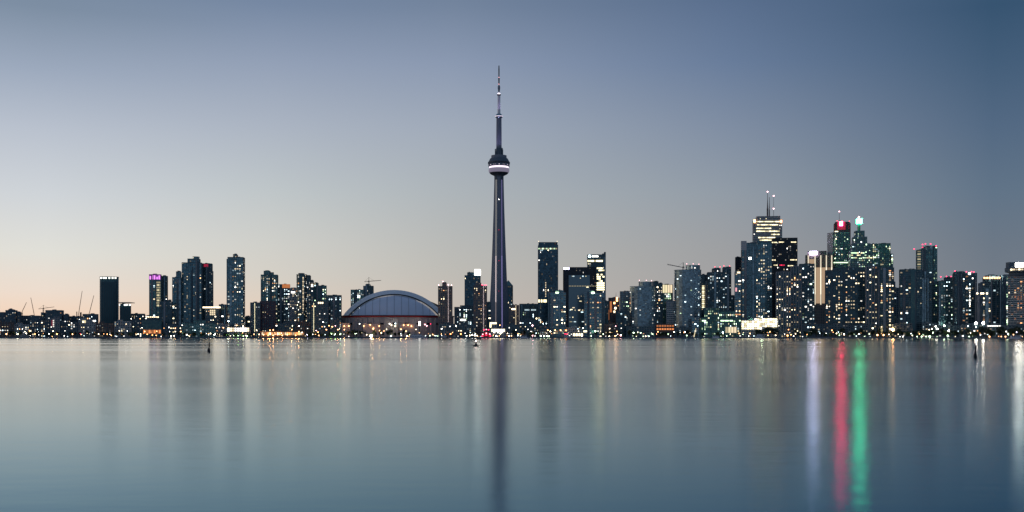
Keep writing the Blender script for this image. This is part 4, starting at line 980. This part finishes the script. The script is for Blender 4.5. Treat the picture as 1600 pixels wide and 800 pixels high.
for x0, x1, n, sc_, lab, grp in ZT:
    for k_ in range(n):
        px = x0+(x1-x0)*(k_+tr.uniform(.1,.9))/n
        i = tr.choice([0,1,2,0,1,3]) if 'green' not in lab else 2
        if i not in used_proto: o = protos[i]; used_proto.add(i)
        else: o = copy_tree(protos[i])
        Y = shoreY(px)+tr.uniform(9, 34); s_ = sc_*tr.uniform(.75, 1.25)
        o.location = (X(px, Y), Y, GZ); o.scale = (s_*tr.uniform(.9,1.3), s_, s_); o.rotation_euler.z = tr.uniform(0, 6.28)
        tag(o, lab, 'tree', grp)
for i in range(4):
    if i not in used_proto:
        for c in list(protos[i].children): bpy.data.objects.remove(c)
        bpy.data.objects.remove(protos[i])

# ------------------------------------------------------------------ lamps along the water
hm = {}
def lamp_head_mesh(c, s):
    if (c, s) not in hm:
        q = MB(); q.lathe([(.12,-.55),(.42,-.4),(.55,0),(.42,.4),(.12,.55)], L(c, s), 10)
        me = bpy.data.meshes.new('lamp_head'); me.from_pydata(q.v, [], q.f); me.materials.append(L(c, s)); hm[(c, s)] = me
    return hm[(c, s)]
q = MB(); q.box((0,0,.5), (1,1,1), M['steel']); pole_me = bpy.data.meshes.new('pole'); pole_me.from_pydata(q.v, [], q.f); pole_me.materials.append(M['steel'])
def lamp(px, py, c, size, off, label, group=None, name='street_lamp', cat='street lamp', s=None):
    Y = shoreY(px)+off; z = max(Z(py, Y), GZ+1.2); e = thing(name, label, cat, (X(px, Y), Y, GZ), group)
    h = bpy.data.objects.new('lamp_head', lamp_head_mesh(c, s or 25)); COL.objects.link(h); h.parent = e; h.location = (0,0,z-GZ); k_ = max(.9, size*.85); h.scale = (k_, k_, k_)
    p = bpy.data.objects.new('pole', pole_me); COL.objects.link(p); p.parent = e; hh = z-GZ-.5*k_; p.scale = (.3,.3,max(.3, hh))
    spill = (c in ('amber','orange') and size >= 1.3 and (400 < px < 480 or 525 < px < 660)) or (c == 'green' and size >= 1.2 and (350 < px < 395 or 505 < px < 560))
    if spill:      # this lamp visibly lights the walls or trees round it
        ld = bpy.data.lights.new('lamp_glow', 'POINT'); lo = bpy.data.objects.new('lamp_glow', ld); COL.objects.link(lo); lo.parent = e
        ld.color = (1.0,.45,.16) if c != 'green' else (.45,1.0,.25); ld.energy = 3600 if c != 'green' else 1600; ld.shadow_soft_size = .6*k_; lo.location = (0, -.8*k_, z-GZ)
    return e
LMP = [  # column, row, colour, size
(10,522,'amber',2.4),(27.5,522,'warm',2),(41,521,'warm',1.5),(46.5,517,'amber',2.4),(54.5,522,'amber',2.2),(39,518,'warm',.9),(60,518,'white',1),(76.5,521.5,'white',1.2),(83,517.5,'warm',1.3),(89,522,'amber',2.2),(101.5,517,'white',1.2),(80,511,'white',1.2),(113,522,'amber',2.6),(125,521,'red',1),(136,521,'warm',1.2),(154,522,'warm',1.3),(124,499,'white',1),(149,501,'cool',1.3),(130,503,'warm',1.2),(69,514,'cool',.9),(35,514,'white',.8),(47,524.5,'white',.8),
(168,522,'amber',2.2),(190.5,522,'amber',2.6),(186,517,'warm',1.1),(199,517,'white',.9),(216,522,'warm',1.4),(222,512,'warm',1),(205,498,'white',1.3),(219,498,'amber',1.3),(264,511.5,'white',1.3),(274,513,'amber',1.8),(284.5,508,'white',1.3),(274,518,'warm',1.2),(282.5,518,'amber',1.8),(265,518,'white',1.1),(267,525.5,'white',1.8),(272,524.8,'white',1.6),(226,518,'amber',1.8),(230,522.3,'orange',1.8),(245,517.5,'amber',1.4),(213,523,'warm',1),(238,523.5,'orange',1.8),(244,524,'orange',1.6),
(305,516,'cool',.9),(349,512,'amber',1.8),(357,502,'cool',2.2),(370,508.5,'amber',1.6),(380,510,'warm',1.8),(329,521,'warm',1.6),(335,523,'white',1.8),(326,523,'white',1.2),(338,512,'warm',1.1),(397,522.5,'orange',1.8),(405,522.5,'amber',1.8),(401,516,'warm',1.2),(422,516,'amber',1.6),(427,515.6,'amber',1.8),(356,524,'green',1.2),(365,524.5,'green',1.3),(372,524.5,'green',1.2),(380,525,'green',1.3),(386,525,'green',1.2),
(412,523,'amber',1.6),(419,524,'orange',1.6),(427,524,'amber',1.8),(434,523,'orange',1.5),(441,524,'amber',1.7),(449,523,'amber',1.7),(456,515,'amber',1.6),(462,524,'amber',1.7),(467,509.5,'warm',1.8),(467,518,'amber',1.6),(472,519.5,'warm',1.6),(457,509,'warm',1.2),(480,523,'violet',1),
(497,519,'amber',1.7),(505,503,'white',1.5),(510,515,'amber',2),(514,509,'amber',1.6),(519,510.5,'amber',1.9),(524,509,'pink',1.2),(528,515,'amber',1.7),(494,516.5,'pink',1.2),(498,524,'amber',1.5),(518,521.5,'green',1.8),(532,521.5,'green',1.6),(524,522,'green',1.2),(508,523,'cool',1),(538,515,'amber',1.6),(530.5,513.5,'warm',1.2),
(580,524.6,'warm',4.2),(583,514,'amber',1.6),(587,517.5,'amber',1.4),(593,516.5,'amber',1.4),(596,520,'warm',1.6),(600,517,'amber',1.3),(604,514.5,'warm',1.2),(611,525,'cool',1.9),(616,520,'warm',1),(626.5,514.5,'amber',1.8),(634.5,517.5,'amber',1.8),(650,514.8,'warm',1.2),(573,523,'warm',1.3),(555,521.5,'green',1.1),(557,521,'green',1),(636,525,'white',1),(640,523,'green',1),
(676,522.5,'amber',1.4),(672,524.5,'green',1.4),(679,524.5,'green',1),(690,513.7,'white',1.5),(703,510,'white',1.4),(712.5,509.5,'warm',2),(704,521.8,'orange',2.2),(720,521.8,'orange',2.2),(684,525,'green',1.2),(729,524.8,'white',1.4),(734,524.3,'warm',1.5),(738,523.3,'white',1.8),(742,524,'white',1.8),(745.5,524.4,'warm',1.4),
(781,508.2,'amber',1.5),(782,521,'gold',1.8),(775,525,'white',.9),(793,521,'warm',1.3),(795,524.8,'warm',1),(799,524.8,'amber',1),(809,524,'cool',1.4),(806,515.7,'gold',1.4),(832,508.6,'pink',1.9),(830,517.8,'white',1),(839,521,'warm',1.4),(849,505.6,'cool',1.2),(853.6,505.6,'cool',1.2),(825,514.5,'white',1.2),(832,524.5,'pink',1.3),(845,525,'green',2),(850,525,'green',1.9),(855,525,'green',1.7),(858,525.2,'green',1.3),
(856,516,'amber',1.8),(860,517.8,'warm',1.7),(867.5,516,'amber',2),(876,516,'amber',2),(884.5,516.2,'orange',2.2),(883,521.6,'red',1.4),(886,522,'red',1.1),(904,517.5,'warm',1.5),(890,525,'white',1.1),(930,517.5,'green',2.3),(924,525,'green',1.1),(942.5,522,'green',1.6),(952.5,513.5,'warm',1.7),(950,519,'amber',2),(955.5,519,'amber',1.8),(961,525,'amber',1.6),(952,525.3,'warm',1.4),(970,523.8,'pink',2.4),(964,517.8,'amber',1.4),(962,509.5,'pink',1.6),(911,512.5,'green',1.1),
(990,520,'green',1.9),(1001,520,'green',1.6),(1005,525.5,'green',1.4),(1014,525.3,'green',1.6),(1020,522,'green',1),(1028,518.5,'amber',1.5),(1044,522,'green',1.4),(1053.5,518.5,'warm',1.6),(1048,525,'cool',.9),(1073,524.4,'green',1.6),(1070.5,518.7,'white',1.1),(1065,500,'white',0),(1129.3,519.5,'cool',1.9),(1115,525.5,'green',1.2),(1155,521,'amber',1.4),(1190,497,'green',0),
(1141,522,'warm',1.2),(1172,521,'amber',1.6),(1178,525,'cool',1.2),(1170,525,'white',1.3),(1188,524,'white',0),(1199,519.5,'amber',1.5),(1203,518.5,'amber',1.4),(1206,518,'white',1.2),(1200,524,'amber',1.5),(1212,524,'warm',1.4),(1230.5,524.3,'orange',2.6),(1236,523,'amber',1.4),(1243,521.5,'warm',1.5),(1232,515,'orange',1.5),(1226,522,'white',1),(1240,525,'white',1),(1217,509,'white',1),
(1254,526,'white',.9),(1275,519,'cool',.9),(1291,521,'white',1.2),(1300,516,'amber',1.5),(1302,519,'amber',1.3),(1307,521,'warm',1.4),(1319,522,'warm',1.5),(1342,521.8,'warm',1.3),(1351,525.5,'green',1),(1358,522,'green',1.1),(1363.5,512.8,'warm',1.6),(1371,523.5,'amber',2.4),(1380.5,523.5,'amber',2.4),(1389,522.5,'warm',1.4),(1395,515,'amber',4.4),(1406,526,'white',1),(1411,526.5,'white',.9),
(1456,514,'warm',1.5),(1462,510,'white',1.7),(1464.5,514,'white',2),(1452,515,'warm',1.1),(1475.5,508.9,'green',2.2),(1482.5,516.8,'white',2.2),(1481,524.7,'green',1.8),(1440,525.8,'green',1.5),(1447,525.9,'green',1.5),(1452.5,526.3,'green',1.9),(1433,526.3,'green',.9),(1504.5,525,'white',1.5),(1520,525,'green',.9),
(1525,511,'white',1.4),(1546,526,'amber',1.6),(1562,518,'white',1),(1572,518,'white',1.4),(1588.5,519,'violet',1.3),(1571,526.5,'amber',1.3),(1575,521,'white',1),(1590,526.5,'amber',1.3),(1597,526.5,'amber',1.3),(1583,527,'white',1.1)]
LM = [(30,'left of the long flat-roofed block'),(64,'below the long flat-roofed block'),(108,'below the stepped block under the hammerhead crane'),(154,'left of the crowned ribbed tower'),(187,'at the foot of the crowned ribbed tower'),(221,'between the ribbed block and the teal hall'),(253,'in front of the plain teal hall'),(284,'right of the plain teal hall'),(320,'in front of the blue balconied block'),(354,'left of the bright terminal'),(392,'around the bright glass terminal'),(407,'below the left slab with a yellow line'),(478,'before the orange lit quay shed'),(515,'below the right slab with a yellow line'),(548,'just left of the stadium dome'),(583,'before the left part of the stadium'),(620,'before the middle of the stadium'),(660,'before the right part of the stadium'),(684,'by the tour boat at the stadium'),(712,'below the brown slab at the dome edge'),(748,'left of the red dome tent'),(792,'by the bright market hall'),(815,'right of the bright market hall'),(842,'below the office block with sloped roof'),(861,'below the dark blue slab tower'),(888,'below the left white balconied condo'),(912,'below the portal frame tower'),(946,'below the right white balconied condo'),(975,'below the block with orange wall panel'),(1024,'below the shorter rounded condo'),(1053,'by the orange two-storey hall'),(1092,'below the taller rounded condo'),(1158,'before the terraced glass office block'),(1212,'before the blazing white hall'),(1253,'below the pale ribbed condo slab'),(1288,'below the dark tower left of the golden ribs'),(1352,'below the near-black condo block'),(1385,'left of the yellow glowing entrance'),(1404,'right of the yellow glowing entrance'),(1441,'below the slab with a blank blue strip'),(1468,'below the high tower with red roof lights'),(1486,'below the grey tower near the right edge'),(1527,'below the broad flat-topped blue tower'),(1560,'below the tower with lower lit top floor'),(1700,'below the banded hotel slab')]
CN = dict(warm='warm white', amber='amber', orange='orange', cool='bluish', white='white', green='greenish', red='red', pink='pinkish', violet='violet', gold='golden')
lr = random.Random(3)
for px, py, c, size in LMP:
    if size == 0: continue
    zone = next(t_ for x, t_ in LM if px < x)
    kind = 'very bright' if size >= 4 else ('large' if size >= 2 else ('small' if size < 1.3 else 'mid-sized')); lvl = 'tall-poled ' if py < 513 else ''
    lamp(px, py, c, size, 8+(527-py)*1.8+lr.uniform(0, 4), f'{kind} {CN[c]} {lvl}lamp {zone}', f'{CN[c]} lamps {zone}', s=60 if size >= 4 else (11 if c in ('amber','orange') else 25 if size >= 1.8 else lr.choice([8,14,22])))
# dense small promenade lights
for k_ in range(150):
    px = lr.uniform(3, 1597); zone = next(t_ for x, t_ in LM if px < x); c = lr.choice(['warm','white','amber','cool','green'] if px > 800 else ['warm','amber','amber','white','cool'])
    lamp(px, lr.uniform(519, 526.3), c, lr.uniform(.4, .75), 5+lr.uniform(0, 22), f'tiny {CN[c]} promenade light {zone}', f'tiny {CN[c]} promenade lights {zone}', 'promenade_light', 'lamp', s=lr.choice([2.5,4,8,12]))
for px, lab in ((1525, 'left one of two dazzling white floodlights on poles near the right edge'), (1536, 'right one of two dazzling white floodlights on poles near the right edge')):
    lamp(px, 505, 'white', 3.2, 20, lab, 'two dazzling floodlights', 'floodlight_mast', 'floodlight', s=60)
for px, py, lab in ((1190.5, 497, 'greenish floodlight on a pole above the right end of the blazing white hall'), (1065, 432+0, '')):
    if lab: lamp(px, py-1.5, 'green', 2, 70, lab, None, 'floodlight_mast', 'floodlight', s=60)

# ------------------------------------------------------------------ boats, tent, slide
def hull(q, l, w, h, mat, fore=.25):
    z0 = -.4
    bot = [(-l/2+l*.04,-w*.35),(l/2-l*fore,-w*.35),(l/2-l*.08,0),(l/2-l*fore,w*.35),(-l/2+l*.04,w*.35)]
    top = [(-l/2,-w/2),(l/2-l*fore,-w/2),(l/2,0),(l/2-l*fore,w/2),(-l/2,w/2)]
    q.prism(bot, z0, h, mat, top)
def boat(px0, px1, label, decks, mastpy=None, off=-9, hullmat='white', name='tour_boat', flip=False):
    xm = (px0+px1)/2; Y = shoreY(xm)+off; l = (px1-px0)*Y/F; w = min(9, l*.26); e = thing(name, label, 'boat', (X(xm, Y), Y, 0)); e.rotation_euler.z = math.pi if flip else 0
    q = MB(); hh = max(1.2, l*.05); hull(q, l, w, hh, M[hullmat]); q.build('hull', e)
    z = hh; ll = l*.72
    for k_ in range(decks):
        q = MB(); q.box((-l*.06, 0, z+1.3), (ll, w*.8, 2.5), M['white']); q.box((-l*.06, 0, z+2.7), (ll+1, w*.88, .25), M['white']); q.build('cabin', e)
        n = max(3, int(ll/2.6))
        q = MB()
        for j in range(n): q.box((-l*.06-ll/2+ll*(j+.5)/n, (w*.4+.03)*(1 if flip else -1), z+1.5), (ll/n*.65, .1, 1.1), M['glass_black'])
        q.build('cabin_windows', e); z += 2.85; ll *= .7
    if mastpy: q = MB(); q.bar((0,0,z-.2), (0,0,Z(mastpy, Y)), .7, M['white'], .3); q.build('mast', e)
    return e
boat(638, 669, 'large pale tour boat with a tall mast moored before the stadium', 2, 508)
boat(688, 700, 'small dark-hulled workboat moored left of the dark pier hall', 1, 513, hullmat='hull', name='workboat')
boat(1180, 1196, 'pale ferry moored before the blazing white hall', 2, None, name='ferry')
boat(812, 826, 'low pale motor yacht moored right of the bright market hall', 1, None, name='motor_yacht')
boat(1112, 1124, 'low pale motor yacht moored before the terraced glass office block', 1, None, name='motor_yacht', flip=True)
boat(880, 895, 'dark-hulled tug with red light moored below the portal frame tower', 1, None, hullmat='hull', name='tugboat')
boat(1575, 1598, 'long low white boat moored at the right end below the hotel', 1, None, name='tour_boat', flip=True)
Y = shoreY(760)+20; e = thing('dome_tent', 'red lit dome tent on the quay left of the market hall', 'tent', (X(760, Y), Y, GZ))
q = MB(); r_ = 7.4*Y/F; q.lathe([(r_*math.cos(R(a)), r_*1.15*math.sin(R(a))) for a in (0,12,24,36,48,60,72,84)], M['red'], 28); q.build('canopy', e)
q = MB()
for k_ in range(12):
    a = 2*math.pi*k_/12; pr_ = None
    for a2 in (0,15,30,45,60,75,88):
        p = (r_*1.01*math.cos(R(a2))*math.cos(a), r_*1.01*math.cos(R(a2))*math.sin(a), r_*1.16*math.sin(R(a2)))
        if pr_: q.bar(pr_, p, .35, M['red'])
        pr_ = p
q.build('ribs', e)
for dx, py, c, s in ((-5.5,522.3,'pink',4),(0,520.6,'pink',4),(0,523.2,'red',5),(5.5,522,'pink',4),(-3.5,515.2,'red',5),(0,514.8,'pink',3),(3.5,515.2,'red',5),(-6.3,525,'red',4),(6.3,525,'red',4)):
    o = bpy.data.objects.new('tent_lamp', unit_box(L(c, s))); COL.objects.link(o); o.parent = e; o.location = (dx*Y/F, -r_*1.02, Z(py, Y-r_)-GZ); o.scale = (2.1,.6,1.6)
# lit white pylon sculpture on the quay before the rounded condo
Y = shoreY(1084)+18; e = thing('leaning_canopy', 'slanting pale lit canopy on the quay below the taller rounded condo', 'canopy', (X(1084, Y), Y, GZ))
q = MB(); q.bar((0,0,0), (X(1087.5, Y)-X(1084, Y), 0, Z(513, Y)-GZ), 1.2, L('gold', 1.0), .8); q.build('lit_mast', e)
q = MB(); q.bar((0,0,.6), (9, 0, Z(521, Y)-GZ), .6, M['white']); q.bar((-4,0,.6), (2, 0, 5), .6, M['white']); q.build('stays', e)

# ------------------------------------------------------------------ buoys
def spar_buoy(px, py_base, py_top, label, lean):
    Y = CAM_H*F/(py_base-HORIZON); h = (py_base-py_top)*Y/F; e = thing('spar_buoy', label, 'buoy', (X(px, Y), Y, 0)); e.rotation_euler.y = R(lean)
    s = h/2.6
    q = MB(); q.lathe([(.10*s,-.5),(.36*s,-.1),(.40*s,.15*s),(.36*s,.75*s),(.20*s,1.0*s)], M['hull'], 18); q.build('float_body', e)
    q = MB(); q.lathe([(.16*s,.98*s),(.14*s,1.9*s),(.17*s,1.95*s),(.16*s,2.5*s),(.05*s,2.6*s)], M['hull'], 14); q.build('spar', e)
spar_buoy(326.2, 550, 535, 'dark slim spar buoy leaning slightly on the left open water', 4)
spar_buoy(1524, 558.5, 540.5, 'dark slim spar buoy upright on the right open water', 1)
bY = CAM_H*F/(541.3-HORIZON); e = thing('lit_buoy', 'dark conical buoy with a glowing pinkish lamp, in the water before the red tent', 'buoy', (X(743.8, bY), bY, 0))
k_ = bY/F
q = MB(); q.lathe([(3.6*k_,-.5),(4.6*k_,0),(4.8*k_,1.0*k_),(4.2*k_,1.9*k_),(2.6*k_,2.4*k_)], M['hull'], 24); q.build('float_body', e)
q = MB()
for a in range(4):
    a_ = R(45+90*a); q.bar((1.7*k_*math.cos(a_), 1.7*k_*math.sin(a_), 1.5*k_), (.7*k_*math.cos(a_), .7*k_*math.sin(a_), 7.5*k_), .55*k_, M['hull'], .4*k_)
q.lathe([(2.2*k_,2.3*k_),(1.7*k_,4*k_),(1.2*k_,4.1*k_),(.95*k_,7.3*k_)], M['hull'], 12); q.build('tower_frame', e)
q = MB(); q.lathe([(.4*k_,7.3*k_),(.8*k_,7.6*k_),(.95*k_,8.6*k_),(.6*k_,9.4*k_),(.1*k_,9.8*k_)], L('pink3', 6), 14); q.build('lamp', e)
for px, lab in ((120.5, 'tiny dark marker post by the far left shore'), (276.2, 'tiny dark marker post in front of the plain teal hall')):
    Y = CAM_H*F/(529.6-HORIZON); e = thing('marker_post', lab, 'buoy', (X(px, Y), Y, 0)); q = MB(); q.lathe([(.9,-.4),(1.1,.3),(.6,.9),(.3,1.1),(.25,2.6)], M['hull'], 10); q.build('post', e)
